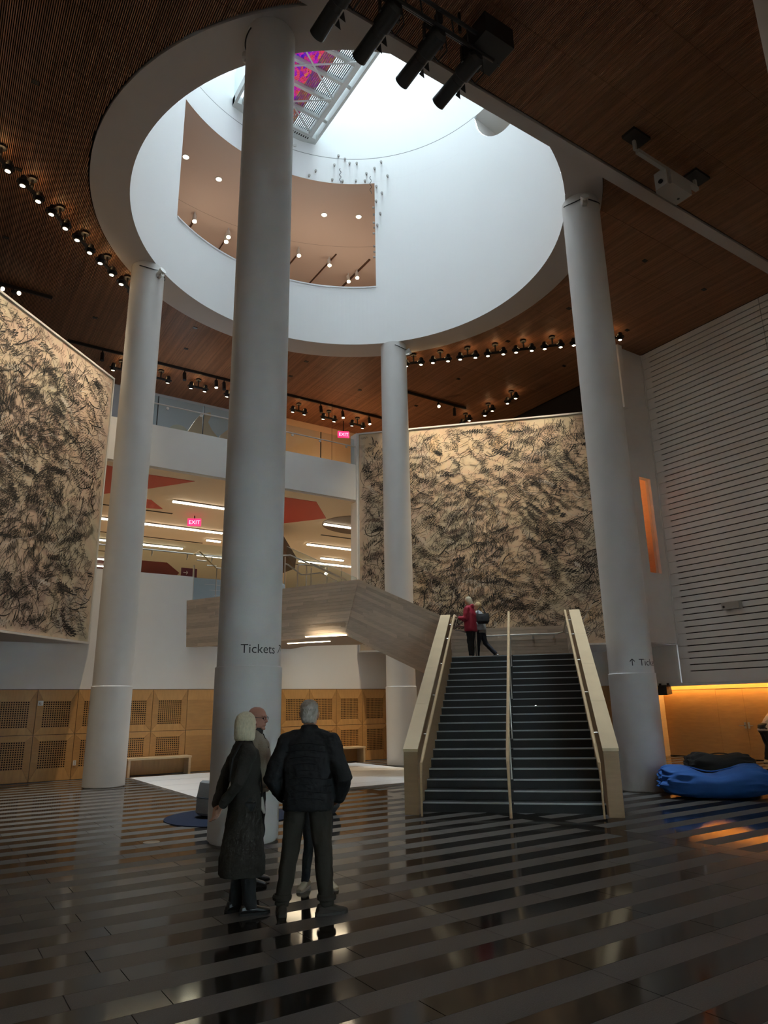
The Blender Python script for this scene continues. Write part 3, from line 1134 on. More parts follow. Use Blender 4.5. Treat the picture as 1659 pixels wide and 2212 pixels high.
def painting(label, org, ud, nn, canv, seed):
    R = random.Random(seed)
    t = thing('painting', label, 'painting')
    org = V(org)
    w = ud * PW
    z0, z1 = PZ0, PZ1
    M().prism([org + V((0, 0, z0 - .02)), org + w + V((0, 0, z0 - .02)), org + w + V((0, 0, z1)), org + V((0, 0, z1))], -nn * .28).build('backing_wall', WHITE, t)
    c0 = org + nn * .03
    M().prism([c0 + ud * .05 + V((0, 0, z0 + .03)), c0 + ud * (PW - .05) + V((0, 0, z0 + .03)), c0 + ud * (PW - .05) + V((0, 0, z1 - .05)), c0 + ud * .05 + V((0, 0, z1 - .05))], -nn * .03).build('canvas', canv, t)
    f = M()
    for a, b, c, d in ((0, PW, z1 - .045, z1 + .01), (0, PW, z0 - .03, z0 + .02), (0, .045, z0, z1), (PW - .045, PW, z0, z1)):
        f.prism([org + ud * a + V((0, 0, c)), org + ud * b + V((0, 0, c)), org + ud * b + V((0, 0, d)), org + ud * a + V((0, 0, d))], nn * .06)
    f.build('frame', FRAMEW, t)
    mm = M()
    count = 0
    tries = 0
    while count < 3900 and tries < 40000:
        tries += 1
        u, h = R.uniform(.1, PW - .1), R.uniform(z0 + .1, z1 - .1)
        den = mnoise.noise((u * .55 + seed, h * .55, 1.3)) + .55 * mnoise.noise((u * 1.3 + seed, h * 1.3, 5.1))
        if den < R.uniform(-1.1, .45):
            continue
        th = .75 + 1.3 * mnoise.noise((u * .4, h * .4 + seed, 9.0)) + R.gauss(0, .38)
        if R.random() < .5:
            th += pi
        wid = R.uniform(.008, .016) if R.random() < .93 else R.uniform(.022, .034)
        pts = []
        if R.random() < .38:                       # looping scribble along a line
            amp, per = R.uniform(.025, .10), R.uniform(.06, .13)
            nw_ = R.randint(2, 7)
            slant = R.gauss(.5, .5)
            c_, s_2 = cos(th - pi / 3), sin(th - pi / 3)
            bend = R.gauss(0, .5)
            for i in range(nw_ * 7 + 1):
                w_ = 2 * pi * i / 7
                lx_ = per * i / 7 + slant * amp * sin(w_)
                ly_ = amp * sin(w_) * R.uniform(.8, 1.2) + bend * lx_ * lx_
                pts.append((u + c_ * lx_ - s_2 * ly_, h + s_2 * lx_ + c_ * ly_))
            nstep = len(pts) - 1
        else:
            kap = R.gauss(0, 1.6)
            ln = min(R.lognormvariate(-.95, .55), 2.0)
            nstep = max(5, int(ln / .06))
            st_ = ln / nstep
            for i in range(nstep + 1):
                pts.append((u, h))
                u += cos(th) * st_
                h += sin(th) * st_
                th += kap * st_
                kap += R.gauss(0, 1.1)
                kap *= .95
                if R.random() < .03:
                    th += R.choice((-1, 1)) * R.uniform(1.6, 2.6)
        if any(p[0] < .08 or p[0] > PW - .08 or p[1] < z0 + .06 or p[1] > z1 - .08 for p in pts):
            continue
        ws = [wid * (.65 + .40 * sin(pi * (i + .6) / (nstep + 1.2)) * R.uniform(.8, 1.15)) for i in range(nstep + 1)]
        q = R.random()
        mm.cur = 0 if q < .78 else (1 if q < .94 else 2)
        ribbon(mm, pts, ws, org, ud, nn, .033 + .000002 * count)
        count += 1
    # broken halftone dots and dry-brush hatching
    for _ in range(26):
        cu, ch = R.uniform(.6, PW - .6), R.uniform(z0 + .6, z1 - .6)
        ex, ey = R.uniform(.2, .6), R.uniform(.15, .45)
        mm.cur = 0
        stp = .045
        for i in range(int(2 * ex / stp)):
            for j in range(int(2 * ey / stp)):
                a, b = -ex + i * stp, -ey + j * stp
                if (a / ex) ** 2 + (b / ey) ** 2 > R.uniform(.5, 1.0) or (i + j) % 2:
                    continue
                s_ = .013
                p = [org + ud * (cu + a + p1 * s_) + V((0, 0, ch + b + p2 * s_)) + nn * .0325 for p1, p2 in ((-1, -1), (1, -1), (1, 1), (-1, 1))]
                mm.add(p, [(0, 1, 2, 3)])
    tag(mm.build('brush_strokes', [INK, INK2, INK3], t), kind='stuff')
    return t


p1_right = V((3.605, 19.795, 0))
painting('huge abstract painting of dark scribbles on the left angled wall, cut by the photo edge', p1_right - AV * PW, AV, BV, CANV1, 5)
p2_left = V((11.985, 19.78, 0))
painting('huge ochre abstract painting of dark scribbles above the top of the staircase', p2_left, BV, -AV, CANV2, 12)
so = M().flat([(3.6, 19.79), (3.6 - PW * .7071, 19.79 - PW * .7071), (XL, 13.3), (XL, 19.79)], PZ0 - .03, PZ0)
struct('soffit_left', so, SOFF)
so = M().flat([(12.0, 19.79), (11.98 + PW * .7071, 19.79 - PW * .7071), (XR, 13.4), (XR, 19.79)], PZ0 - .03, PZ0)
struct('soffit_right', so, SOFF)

# ------------------------------------------------------------------ main staircase
SO = V((8.104, 8.76, 0))
SH, STR, SWD = 0.1462, 0.289, 2.86
NS = 19
ZL = SH * NS


def S(a, l, z):
    return SO + AV * a + BV * l + V((0, 0, z))


stair = thing('staircase', 'wide black stone staircase with maple side walls, turning left into an oak boarded bridge', 'staircase')
stm = M().prism([S(0, -SWD / 2, 0) - S(0, 0, 0) + V((0, 0, 0)), S(0, SWD / 2, 0) - S(0, 0, 0), S(0, SWD / 2, SH - .004) - S(0, 0, 0), S(0, -SWD / 2, SH - .004) - S(0, 0, 0)], AV * (STR + .35)).mesh('step', STEPM)
nom = M()
for l0, l1 in ((-SWD / 2, -.03), (.03, SWD / 2)):
    nom.prism([AV * -.006 + BV * l0 + V((0, 0, SH - .020)), AV * -.006 + BV * l1 + V((0, 0, SH - .020)), AV * -.006 + BV * l1 + V((0, 0, SH)), AV * -.006 + BV * l0 + V((0, 0, SH))], AV * .05)
nom = nom.mesh('nosing', NOSE)
for k in range(NS):
    o = bpy.data.objects.new('step', stm)
    COL.objects.link(o)
    o.parent = stair
    o.location = S(STR * k, 0, SH * k)
    q = bpy.data.objects.new('nosing', nom)
    COL.objects.link(q)
    q.parent = o
LA0, LA1 = STR * (NS - 1) + .3, 7.5
M().prism([S(LA0, -1.68, ZL - .3), S(LA0, 1.68, ZL - .3), S(LA0, 1.68, ZL), S(LA0, -1.68, ZL)], AV * (LA1 - LA0)).build('landing', STEPM, stair)
SLP = SH / STR
for l0, l1 in ((-1.655, -1.43), (1.43, 1.655)):
    za = lambda a: .985 + SLP * (a + .35) * .999
    A0, A1 = -.35, 5.22
    bot = [S(A0, l0, .0), S(A1, l0, .0), S(A1, l0, za(A1) - .045), S(A0, l0, za(A0) - .045)]
    sp = M().prism(bot, BV * (l1 - l0)).build('side_wall', mat('maple_side', (.43, .28, .15), .45, var=.16, vscale=3, stretch=(1, 1, 8)), stair)
    # maple cap in three lengths with thin joints
    for i in range(4):
        a0 = A0 - .012 + (A1 - A0 + .012) * i / 4
        a1 = A0 - .012 + (A1 - A0 + .012) * (i + 1) / 4 - .004
        M().prism([S(a0, l0 - .008, za(a0) - .042), S(a1, l0 - .008, za(a1) - .042), S(a1, l0 - .008, za(a1)), S(a0, l0 - .008, za(a0))], BV * (l1 - l0 + .016)).build('cap', mat('maple_cap', (.74, .58, .37), .3, var=.1, vscale=2, stretch=(1, 1, 4)), sp)
    # handrail inside each wall
    lr = l1 + .09 if l0 < 0 else l0 - .09
    hr = lambda a: .92 + SLP * (a + .30)
    pts = [S(-.62, lr, .02), S(-.62, lr, .60), S(-.58, lr, .78), S(-.42, lr, hr(-.42) - .02)] + [S(a, lr, hr(a)) for a in (-.2, 1, 2.5, 4, 5.0, 5.4)]
    hrl = M().tube(pts, [.016, .017, .022, .026] + [.027] * 6, 10).build('handrail', MAPLE, stair, smooth=True)
    for a in (.35, 1.65, 2.95, 4.2, 5.0):
        M().tube([S(a, lr, hr(a) - .02), S(a, lr, hr(a) - .07), S(a, l1 if l0 < 0 else l0, hr(a) - .07)], .010, 8).build('bracket', STEEL, hrl, smooth=True)
hr = lambda a: .90 + SLP * (a + .45)
pts = [S(-.62, 0, .01), S(-.62, 0, .66), S(-.58, 0, .80), S(-.42, 0, hr(-.42) - .01)] + [S(a, 0, hr(a)) for a in (-.2, 1, 2.5, 4, 5.0, 5.3)]
hrl = M().tube(pts, [.022, .022, .026, .03] + [.031] * 6, 10).build('handrail', MAPLE, stair, smooth=True)
for a in (.6, 2.0, 3.4, 4.8):
    z = SH * (int(a / STR) + 1)
    M().tube([S(a, 0, z), S(a, 0, hr(a))], .014, 8).build('post', STEEL, hrl, smooth=True)
M().tube([S(-.5, 0, .02), S(-.3, 0, .52), S(-.1, 0, hr(-.1) - .28), S(5.0, 0, hr(5.0) - .28)], .012, 8).build('lower_rail', STEEL, hrl, smooth=True)


# ------------------------------------------------------------------ upper flight, landing parapet and bridge
flight = stair


def board_face(m, pb0, pt0, pb1, pt1, nn, pitch, R):
    """fill the quad pb0-pb1 (bottom edge) / pt0-pt1 (top edge) with planks along its length"""
    rows = max(1, round((pt0 - pb0).length / pitch))
    L = (pb1 - pb0).length
    for r in range(rows):
        f0, f1 = (r + .03) / rows, (r + .97) / rows
        x = -R.uniform(0, 1.0)
        while x < L:
            ln = R.uniform(.7, 1.9)
            a, b = max(x, 0), min(x + ln - .004, L)
            if b - a > .03:
                u, v = a / L, b / L
                q = [pb0.lerp(pb1, u).lerp(pt0.lerp(pt1, u), f0), pb0.lerp(pb1, v).lerp(pt0.lerp(pt1, v), f0),
                     pb0.lerp(pb1, v).lerp(pt0.lerp(pt1, v), f1), pb0.lerp(pb1, u).lerp(pt0.lerp(pt1, u), f1)]
                h = .012 + R.uniform(0, .003)
                m.prism([p + nn * h for p in q], -nn * h)
            x += ln


RB = random.Random(3)
# near balustrade of the flight (rises to the left)
t0, b0 = S(5.2, -1.66, 3.79), S(5.2, -1.66, 2.17)
t1, b1 = S(5.2, -3.74, 4.80), S(5.2, -4.10, 3.40)
wal = M()
wal.prism([b0, b1, t1, t0], AV * .24)
nb = wal.build('balustrade', PLANK, flight)
bf = M()
board_face(bf, b0, t0, b1, t1, -AV, .088, RB)
tag(bf.build('planks', PLANK, nb), kind='stuff')
# bridge balustrade to the wall
wt, wbm = V((6.19, YB - .01, 4.68)), V((6.25, YB - .01, 3.36))
dn = (V((wt.x, wt.y, 0)) - V((t1.x, t1.y, 0))).normalized()
nin = V((dn.y, -dn.x, 0))
if nin.dot(V((1, 1, 0))) < 0:
    nin = -nin
wal = M()
wal.prism([b1, wbm, wt, t1], nin * .24)
nb2 = wal.build('balustrade', PLANK, flight)
bf = M()
board_face(bf, b1, t1, wbm, wt, -nin, .088, RB)
tag(bf.build('planks', PLANK, nb2), kind='stuff')
# soffits and floors
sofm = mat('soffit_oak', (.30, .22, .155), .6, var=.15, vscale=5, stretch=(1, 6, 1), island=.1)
sl = M().prism([S(5.2, -1.66, 2.17), S(5.2, -4.10, 3.40), S(5.2, -4.10, 3.70), S(5.2, -1.66, 2.6)], AV * 2.3)
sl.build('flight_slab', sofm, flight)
for k in range(7):
    a = -1.68 - .30 * k
    M().prism([S(5.44, a, ZL + SH * k), S(5.44, a, ZL + SH * (k + 1)), S(7.26, a, ZL + SH * (k + 1)), S(7.26, a, ZL + SH * k)], -BV * .32).build('step', STEPM, flight)
poly = [(b1.x, b1.y), (6.25, YB), (9.52, YB), (9.5, 18.63), (10.74, 17.62), (S(7.5, -4.1, 0).x, S(7.5, -4.1, 0).y)]
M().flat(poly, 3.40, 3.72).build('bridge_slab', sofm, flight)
M().prism([S(7.26, -1.7, 2.2), S(7.26, -4.1, 3.42), S(7.26, -4.1, 4.85), S(7.26, -1.7, 3.7)], AV * .2).build('far_balustrade', PLANK, flight)
for (xa, ya), (xb, yb) in (((8.18, 16.15), (8.90, 15.31)), ((8.58, 18.04), (9.33, 16.95))):
    d = V((xb - xa, yb - ya, 0)).normalized()
    nn = V((-d.y, d.x, 0)) * .03
    M().prism([V((xa, ya, 3.385)) - nn, V((xb, yb, 3.385)) - nn, V((xb, yb, 3.385)) + nn, V((xa, ya, 3.385)) + nn], (0, 0, .02)).build('soffit_light', STRIPM, flight)
    lamp('AREA', 'soffit_glow', ((xa + xb) / 2, (ya + yb) / 2, 3.36), 9, (1, .80, .52), flight, sx=.08, sy=1.1, rot=(0, 0, atan2(d.y, d.x) - pi / 2))
# landing parapet
par = stair
wal = M()
wal.prism([S(7.4, -1.66, ZL - .3), S(7.4, 1.66, ZL - .3), S(7.4, 1.66, 3.66), S(7.4, -1.66, 3.66)], AV * .18)
wal.prism([S(5.22, 1.45, ZL - .3), S(7.4, 1.45, ZL - .3), S(7.4, 1.45, 3.66), S(5.22, 1.45, 3.76)], BV * .2)
lpar = wal.build('landing_parapet', PLANK, par)
bf = M()
board_face(bf, S(7.4, -1.66, ZL), S(7.4, -1.66, 3.66), S(7.4, 1.66, ZL), S(7.4, 1.66, 3.66), -AV, .088, RB)
board_face(bf, S(7.39, 1.45, ZL), S(7.39, 1.45, 3.66), S(5.22, 1.45, ZL), S(5.22, 1.45, 3.76), -BV, .088, RB)
tag(bf.build('planks', PLANK, lpar), kind='stuff')
rail = M().tube([S(7.2, -1.25, 3.50), S(7.25, -1.10, 3.44), S(7.27, 0, 3.44), S(7.27, 1.20, 3.44), S(7.1, 1.34, 3.46), S(5.6, 1.36, 3.62)], .022, 10).build('handrail', STEEL, par, smooth=True)
for l in (-.85, -.05, .55, 1.1):
    M().tube([S(7.27, l, 3.43), S(7.28, l, 3.36), S(7.39, l, 3.36)], .012, 8).lathe([(0, 0), (.035, 0), (.035, .012), (0, .012)], S(7.375, l, 3.36), 12, AV).build('bracket', STEEL, rail, smooth=True)
for a in (7.0, 6.7, 6.4, 6.1, 5.8):
    M().tube([S(a, 1.36, 3.47), S(a, 1.38, 3.39), S(a, 1.45, 3.39)], .012, 8).build('bracket', STEEL, rail, smooth=True)
lr_ = stair
M().tube([S(6.2, -1.42, 3.62), S(6.4, -1.2, 3.62), S(6.45, -.99, 3.62), S(6.46, -.93, 3.58), S(6.46, -.91, 3.50), S(6.46, -.91, ZL)], .018, 10).build('rail_loop', STEEL, lr_, smooth=True)
M().tube([S(6.46, -.91, 3.44), S(6.4, -1.1, 3.44), S(6.3, -1.25, 3.5), S(6.2, -1.42, 3.52)], .018, 10).build('lower_rail', STEEL, lr_, smooth=True)
# steel rails on the bridge, leading up to the lobby
br = thing('bridge_rail', 'steel handrails and posts above the wooden bridge, sloping down to the right', 'handrail')
Yr = 18.6
for nme, pts in (('rail', [(8.3, 6.03), (8.65, 6.04), (8.87, 6.07), (10.81, 5.46)]), ('rail', [(9.4, 5.83), (9.46, 5.83), (10.61, 5.44)]),
                 ('rail', [(9.13, 3.72), (9.12, 5.73), (9.15, 5.80), (9.23, 5.81), (9.4, 5.84)]), ('rail', [(8.7, 5.80), (8.8, 5.77), (9.25, 5.5), (9.9, 5.62), (10.47, 5.41)]),
                 ('post', [(9.415, 5.78), (9.415, 3.72)]), ('post', [(9.575, 5.74), (9.575, 3.72)]), ('post', [(8.7, 6.0), (8.7, 3.72)])):
    yy = Yr - (.25 if nme == 'rail' and pts[0][0] == 9.4 else 0)
    M().tube([(x, yy, z) for x, z in pts], .024 if nme == 'rail' else .02, 8).build(nme, STEEL, br, smooth=True)
M().prism([(8.8, Yr + .1, 4.4), (11.26, Yr + .1, 4.4), (11.26, Yr + .1, 5.59), (8.8, Yr + .1, 6.35)], (0, .012, 0)).build('pane', GLASS, br)
M().tube([(8.8, Yr + .106, 6.355), (11.26, Yr + .106, 5.595)], .008, 6).build('glass_edge', FRAMEW, br)
b2 = thing('lobby_rail', 'thin level handrail with brackets inside the lobby beyond the bridge', 'handrail')
M().tube([(10.75, 20.3, 6.22), (11.85, 20.3, 6.25)], .022, 8).build('rail', STEEL, b2, smooth=True)
for x in (11.05, 11.6):
    M().tube([(x, 20.3, 6.22), (x, 20.3, 4.36)], .016, 8).build('post', STEEL, b2, smooth=True)
b3 = thing('gold_rail', 'angled brass toned handrail above the left end of the wooden bridge', 'handrail')
M().tube([(6.03, 19.0, 5.86), (6.2, 19.0, 5.99), (6.72, 19.0, 5.55)], .022, 8).build('rail', mat('brass_rail', (.72, .55, .30), .3, metal=1), b3, smooth=True)
for x, z in ((6.15, 5.72), (6.45, 5.60), (6.72, 5.55)):
    M().tube([(x, 19.0, z), (x + .28, 19.0, z)], .018, 8).build('bracket', STEEL, b3, smooth=True)
M().tube([(6.75, 19.0, 3.72), (6.75, 19.0, 5.55)], .015, 8).build('post', STEEL, b3, smooth=True)
M().tube([(6.9, 19.0, 3.72), (6.9, 19.0, 5.5)], .012, 8).build('post', STEEL, b3, smooth=True)

# ------------------------------------------------------------------ steel bridge high in the rotunda
brd = thing('glass_footbridge', 'white steel footbridge with coloured glass floor crossing high inside the round opening', 'footbridge')
ZB = 21.4
BXA, BXB = 6.32, 9.49
YA, YE = CY - 5.1, 18.66
for x0, x1 in ((BXA, BXA + .09), (BXB - .09, BXB)):
    M().box(x0, x1, YA, YE, ZB, ZB + .35).build('edge_beam', TRUSS, brd)
for x0, x1 in ((BXA + .25, BXA + .42), (BXB - .42, BXB - .25)):
    M().box(x0, x1, YA, YE, ZB + .02, ZB + .22).build('frame_beam', TRUSS, brd)
M().box(BXA, BXB, YE - .35, YE, ZB + .01, ZB + .3).build('end_beam', TRUSS, brd)
vn = M()
for i in range(14):
    x = 8.0 + i * .085
    vn.box(x, x + .035, YE - .30, YE - .22, ZB - .002, ZB + .02)
vn.build('vent_slot', BLACK, brd)
cy = [18.30 - .825 * k for k in range(13)]
IN0, IN1 = BXA + .42, BXB - .42
for y in cy:
    M().box(IN0, IN1, y - .055, y + .055, ZB + .03, ZB + .22).build('cross_beam', TRUSS, brd)
for a, b in zip(cy, cy[1:]):
    y0, y1 = b + .055, a - .055
    M().box(IN0, IN1 - .62, y0, y1, ZB + .18, ZB + .20).build('glass_panel', MOSAIC, brd)
    lv = M()
    for i in range(16):
        x = IN1 - 1.0 + i * .0625
        lv.box(x, x + .03, y0, y1, ZB + .15, ZB + .175)
    tag(lv.build('louvre', mat('louvre_grey', (.22, .24, .25), .5), brd), kind='stuff')
for k in range(0, 12, 2):
    for s in (0, 1):
        xa, xb = (IN0, IN1) if s else (IN1, IN0)
        M().tube([(xa, cy[k] - .2, ZB - .03), (xb, cy[k + 2] - .2, ZB - .03)], .03, 8).build('brace', TRUSS, brd, smooth=True)
for k in range(1, 12, 2):
    M().tube([(BXB - .26, cy[k], ZB + .1), (BXB - .05, cy[k] + .05, ZB + .12)], .06, 8).build('connector', TRUSS, brd, smooth=True)
for x in (BXA + .05, BXB - .05):
    M().box(x - .01, x + .01, YA, YE, ZB + .35, ZB + 1.5).build('glass_side', GLASS, brd)
lampm = M().lathe([(0, -.06), (.09, -.06), (.11, .06), (0, .06)], (8.75, 18.75, ZB - .25), 14, (.3, 1, -.2))
tag(lampm.build('wall_lamp', FRAMEW, None, smooth=True), 'small white lamp on the drum wall under the end of the coloured footbridge', 'lamp')
# pegs on the drum wall
pegs = [(64.0, 20.99), (61.5, 20.86), (65.6, 20.58), (59.7, 20.69), (56.9, 20.69), (47.4, 20.67), (50.0, 20.42), (53.2, 20.22), (45.0, 20.02), (72.8, 20.20), (75.3, 19.94), (66.4, 19.92),
        (62.4, 19.90), (57.3, 19.94), (53.8, 19.91), (49.4, 19.63), (47.3, 19.32), (49.6, 19.01), (48.1, 18.47), (49.3, 18.0)]
pm = M().lathe([(.0, 0), (.03, 0), (.03, .06), (.045, .065), (.045, .10), (0, .105)], n=10, ax=(-1, 0, 0)).mesh('wall_peg', GREYM, True)
for i, (a, z) in enumerate(sorted(pegs, key=lambda p_: -p_[1])):
    o = bpy.data.objects.new('wall_peg', pm)
    COL.objects.link(o)
    t = radians(a)
    o.location = sh(t, RI - .002, z)
    o.rotation_euler = (0, 0, t)
    tag(o, 'small grey peg on the white drum wall, %s highest of the twenty' % ORD[i], 'wall peg', 'pegs scattered on the drum wall')
for i, (z, r) in enumerate(((18.93, 5.6), (18.72, 5.7), (18.29, 5.6), (18.21, 5.75), (17.81, 5.55), (17.36, 5.66), (17.16, 5.7), (16.87, 5.6))):
    o = bpy.data.objects.new('wall_peg', pm)
    COL.objects.link(o)
    o.location = (CX + r * cos(O0) - .002, CY + r * sin(O0), z)
    o.rotation_euler = (0, 0, O0 - pi / 2)
    tag(o, 'small peg on the right reveal of the gallery opening, %s from its top' % ORD[i], 'wall peg', 'pegs on the opening reveal')
for nme, a, z, l in (('hanging wire twisted and thin, in the middle of the pegs', 63.3, 20.45, .62), ('hanging wire twisted and thin, at the upper corner of the gallery opening', 51.6, 20.1, .75)):
    t = radians(a)
    pts = [sh(t + .006 * sin(i * 1.3), RI - .06, z - l * i / 14) for i in range(15)]
    tag(M().tube(pts, .010, 6).build('hanging_wire', BLACK, None, smooth=True), nme, 'wire')

# ------------------------------------------------------------------ gallery room lights seen through the opening
names = ['right of the near column', 'far right near the reveal', 'at far left near the opening edge', 'just left of the near column']
for (x, y), w in zip(((10.67, 20.0), (11.85, 19.39), (5.27, 19.95), (6.59, 20.35)), names):
    t = thing('recessed_downlight', 'round recessed downlight in the gallery ceiling, ' + w, 'downlight', (x, y, OZ1 + .06), 0, 'recessed downlights in the upper gallery')
    M().lathe([(.10, -.012), (.13, -.012), (.13, 0), (.10, 0)], n=24).build('rim', FRAMEW, t)
    M().lathe([(0, -.008), (.10, -.008), (.10, -.002), (0, -.002)], n=24).build('lens', LENS, t)
for (x, y), w in zip(((10.71, 22.27), (12.09, 22.18), (13.53, 22.32), (13.35, 22.75), (6.43, 22.49), (7.85, 22.68), (7.88, 23.0)),
                     ['nearest the column on its right', 'second right of the column', 'by the reveal, upper of two', 'by the reveal, lower of two', 'farthest left', 'left of the column, upper of two', 'left of the column, lower of two']):
    t = thing('track_spot', 'white track spotlight in the upper gallery, ' + w, 'spotlight', (x, y, OZ1 + .06), 0, 'white spotlights in the upper gallery')
    M().tube([(0, 0, 0), (0, 0, -.16)], .03, 8).build('stem', FRAMEW, t)
    M().tube([(0, .03, -.12), (0, -.03, -.42)], [.07, .085], 14).build('lamp_head', FRAMEW, t, smooth=True)
    M().lathe([(0, 0), (.08, 0), (.08, .012), (0, .012)], (0, -.033, -.435), 14, (0, -.2, -1)).build('lens', LENS, t)
for (xa, ya, xb, yb), w in zip(((10.87, 22.6, 10.88, 23.9), (12.24, 24.6, 12.23, 21.84), (13.63, 24.2, 13.59, 21.4), (6.52, 23.6, 6.55, 22.7), (7.98, 24.3, 7.98, 22.9)),
                               ['just right of the near column', 'second from the column', 'by the reveal', 'farthest left', 'just left of the near column']):
    t = M().box(min(xa, xb) - .02, max(xa, xb) + .02, min(ya, yb), max(ya, yb), OZ1 + .02, OZ1 + .058).build('lighting_track', mat('dark_track', (.10, .05, .03), .6))
    tag(t, 'thin dark lighting track on the upper gallery ceiling, ' + w, 'lighting track', 'tracks in the upper gallery')

# ------------------------------------------------------------------ twin ceiling lamps
WARM = (1.0, .80, .55)


def twin_lamp(x, y, arm, label, group, target, power=60):
    t = thing('twin_lamp', label, 'ceiling lamp', (x, y, ZC), 0, group)
    d = V((arm[0], arm[1], 0)).normalized()
    s = V((-d.y, d.x, 0))
    mt = M().lathe([(.0, -.06), (.10, -.06), (.10, 0), (0, 0)], n=18)
    mt.build('mount', BLACK, t)
    M().tube([(0, 0, -.05), (0, 0, -.30)], .028, 8).build('stem', BLACK, t)
    M().cbox((0, 0, -.33), d * .26, s * .035, (0, 0, .03)).build('arm', BLACK, t)
    T = V(target) - V((x, y, ZC))
    for k in (-1, 1):
        c = d * .26 * k + V((0, 0, -.33))
        a = (T - c)
        a = (a.normalized() + V((0, 0, -1.6))).normalized()
        h = M().lathe([(.0, -.16), (.05, -.16), (.075, -.12), (.085, 0), (.088, .10), (.07, .10)], c, 16, a)
        h.lathe([(.088, -.03), (.135, -.015), (.135, .015), (.088, .01)], c, 18, a)
        hd = h.build('lamp_head', BLACK, t, smooth=True)
        M().lathe([(0, .101), (.058, .101), (.05, .106), (0, .107)], c, 16, a).build('lens', LENS, hd)
        if power:
            lamp('SPOT', 'lamp_beam', c + a * .12, power, WARM, t, target=c + a * .12 + T, size=.06, spot=radians(58), blend=.8)
    lamp('POINT', 'lamp_spill', (0, 0, -.19), 3.5, (1, .62, .28), t, size=.05)
    return t


P1C = p1_right - AV * 4.2 + V((0, 0, 5.2))
P2C = p2_left + BV * 4.5 + V((0, 0, 5.0))
i = 0
for k in range(-2, 6):
    x, y = 0.65 + .69 * k, 15.33 + .68 * k
    if k < -1:
        continue
    tgt = P1C + AV * (.8 * k - 1.2)
    twin_lamp(x, y, (1, 1, 0), 'black twin ceiling lamp over the left painting, %s from the photo edge' % ORD[k + 1], 'twin lamps over the left painting', tgt, 200)
for k in range(8):
    x = 4.45 + 1.37 * k
    twin_lamp(x, 23.2, (1, 0, 0), 'black twin ceiling lamp above the high balcony, %s from the left' % ORD[k], 'twin lamps above the balcony', (x, 26.5, 9), 14)
for k in range(8):
    x, y = 12.88 + .648 * k, 17.5 - .678 * k
    tgt = P2C + BV * (1.05 * (k - 3.4))
    twin_lamp(x, y, (1, -1, 0), 'black twin ceiling lamp facing the ochre painting, %s from the far column' % ORD[k], 'twin lamps facing the right painting', tgt, 240 if k < 6 else 0)
for k, (x, y) in enumerate(((17.84, 17.9), (17.86, 19.26), (17.7, 20.5))):
    twin_lamp(x, y, (.1, 1, 0), 'black twin ceiling lamp, %s of three behind the top edge of the ochre painting' % ('lowest' if k == 2 else 'highest' if k == 0 else 'middle'), 'twin lamps behind the right painting', (x, y + 1, 9), 6)

# tracks and spotlights on the wood ceiling
for (xa, xb, y), w in (((2.6, 15.0, 22.6), 'long black lighting track across the wood ceiling above the balcony'), ((14.3, 17.3, 20.0), 'short black lighting track on the wood ceiling above the ochre painting'), ((-1.5, 1.78, 20.2), 'short dark lighting track above the top of the left painting')):
    tag(M().box(xa, xb, y - .025, y + .025, ZC - .10, ZC - .005).build('lighting_track', BLACK), w, 'lighting track')


def track_spot(x, y, label, lit, group, aim=(0, -.4, -1)):
    t = thing('track_spot', label, 'spotlight', (x, y, ZC - .1), 0, group)
    M().tube([(0, 0, 0), (0, 0, -.12)], .022, 8).build('stem', BLACK, t)
    a = V(aim).normalized()
    c = V((0, 0, -.10))
    M().tube([c, c + a * .30], [.062, .068], 14).build('lamp_head', BLACK, t, smooth=True)
    M().lathe([(0, 0), (.058, 0), (.058, .006), (0, .006)], c + a * .301, 14, a).build('lens', LENS if lit else BLACK, t)
    if lit:
        lamp('SPOT', 'lamp_beam', c + a * .33, 18 * lit, WARM, t, target=c + a * 2, size=.05, spot=radians(60))


for (x, lit, w) in ((3.7, 0, 'left of the left column'), (6.48, 0, 'first right of the left column'), (7.65, .5, 'lit one just left of the near column'), (7.95, 0, 'unlit one just left of the near column'), (11.97, 0, 'unlit one right of the near column'), (12.97, 1, 'lit one in the middle of the gap'), (14.24, 1, 'lit one beside the far column')):
    track_spot(x, 22.6, 'black cylinder spotlight on the long track, ' + w, lit, 'spotlights on the long track', (.0, -.2, -1))
track_spot(15.88, 20.0, 'bright lit spotlight on the short track above the ochre painting', 2, 'spotlights on the short track', (-.5, -.75, -.8))
track_spot(16.69, 20.0, 'unlit black spotlight at the end of the short track', 0, 'spotlights on the short track', (0, 0, -1))
track_spot(.35, 20.2, 'bright spotlight at the photo edge just above the left painting', 2, 'spotlights above the left painting', (.6, -.9, -.5))
track_spot(.78, 20.2, 'bright spotlight just above the slanting top of the left painting', 2, 'spotlights above the left painting', (.5, -.9, -.5))
vm = M().box(-.07, .07, -.05, .05, -.012, .01).mesh('ceiling_vent', BLACK)
VENTS = [(.34, 12.53), (.35, 15.2), (.36, 17.96), (3.08, 20.77), (5.9, 19.74), (6.08, 21.21), (9.95, 19.9), (9.97, 21.2), (12.75, 20.88), (15.42, 18.16), (15.08, 15.11), (15.31, 12.62), (15.28, 9.83), (17.97, 9.78), (17.94, 12.51), (18.05, 15.35), (15.47, 20.94)]
for i, (x, y) in enumerate(sorted(VENTS, key=lambda p_: project((p_[0], p_[1], ZC))[1])):
    o = bpy.data.objects.new('ceiling_vent', vm)
    COL.objects.link(o)
    o.location = (x, y, ZC - .002)
    tag(o, 'tiny black square outlet in the wood ceiling, %s of seventeen counted downwards' % ORD[i], 'ceiling outlet', 'black outlets in the wood ceiling')

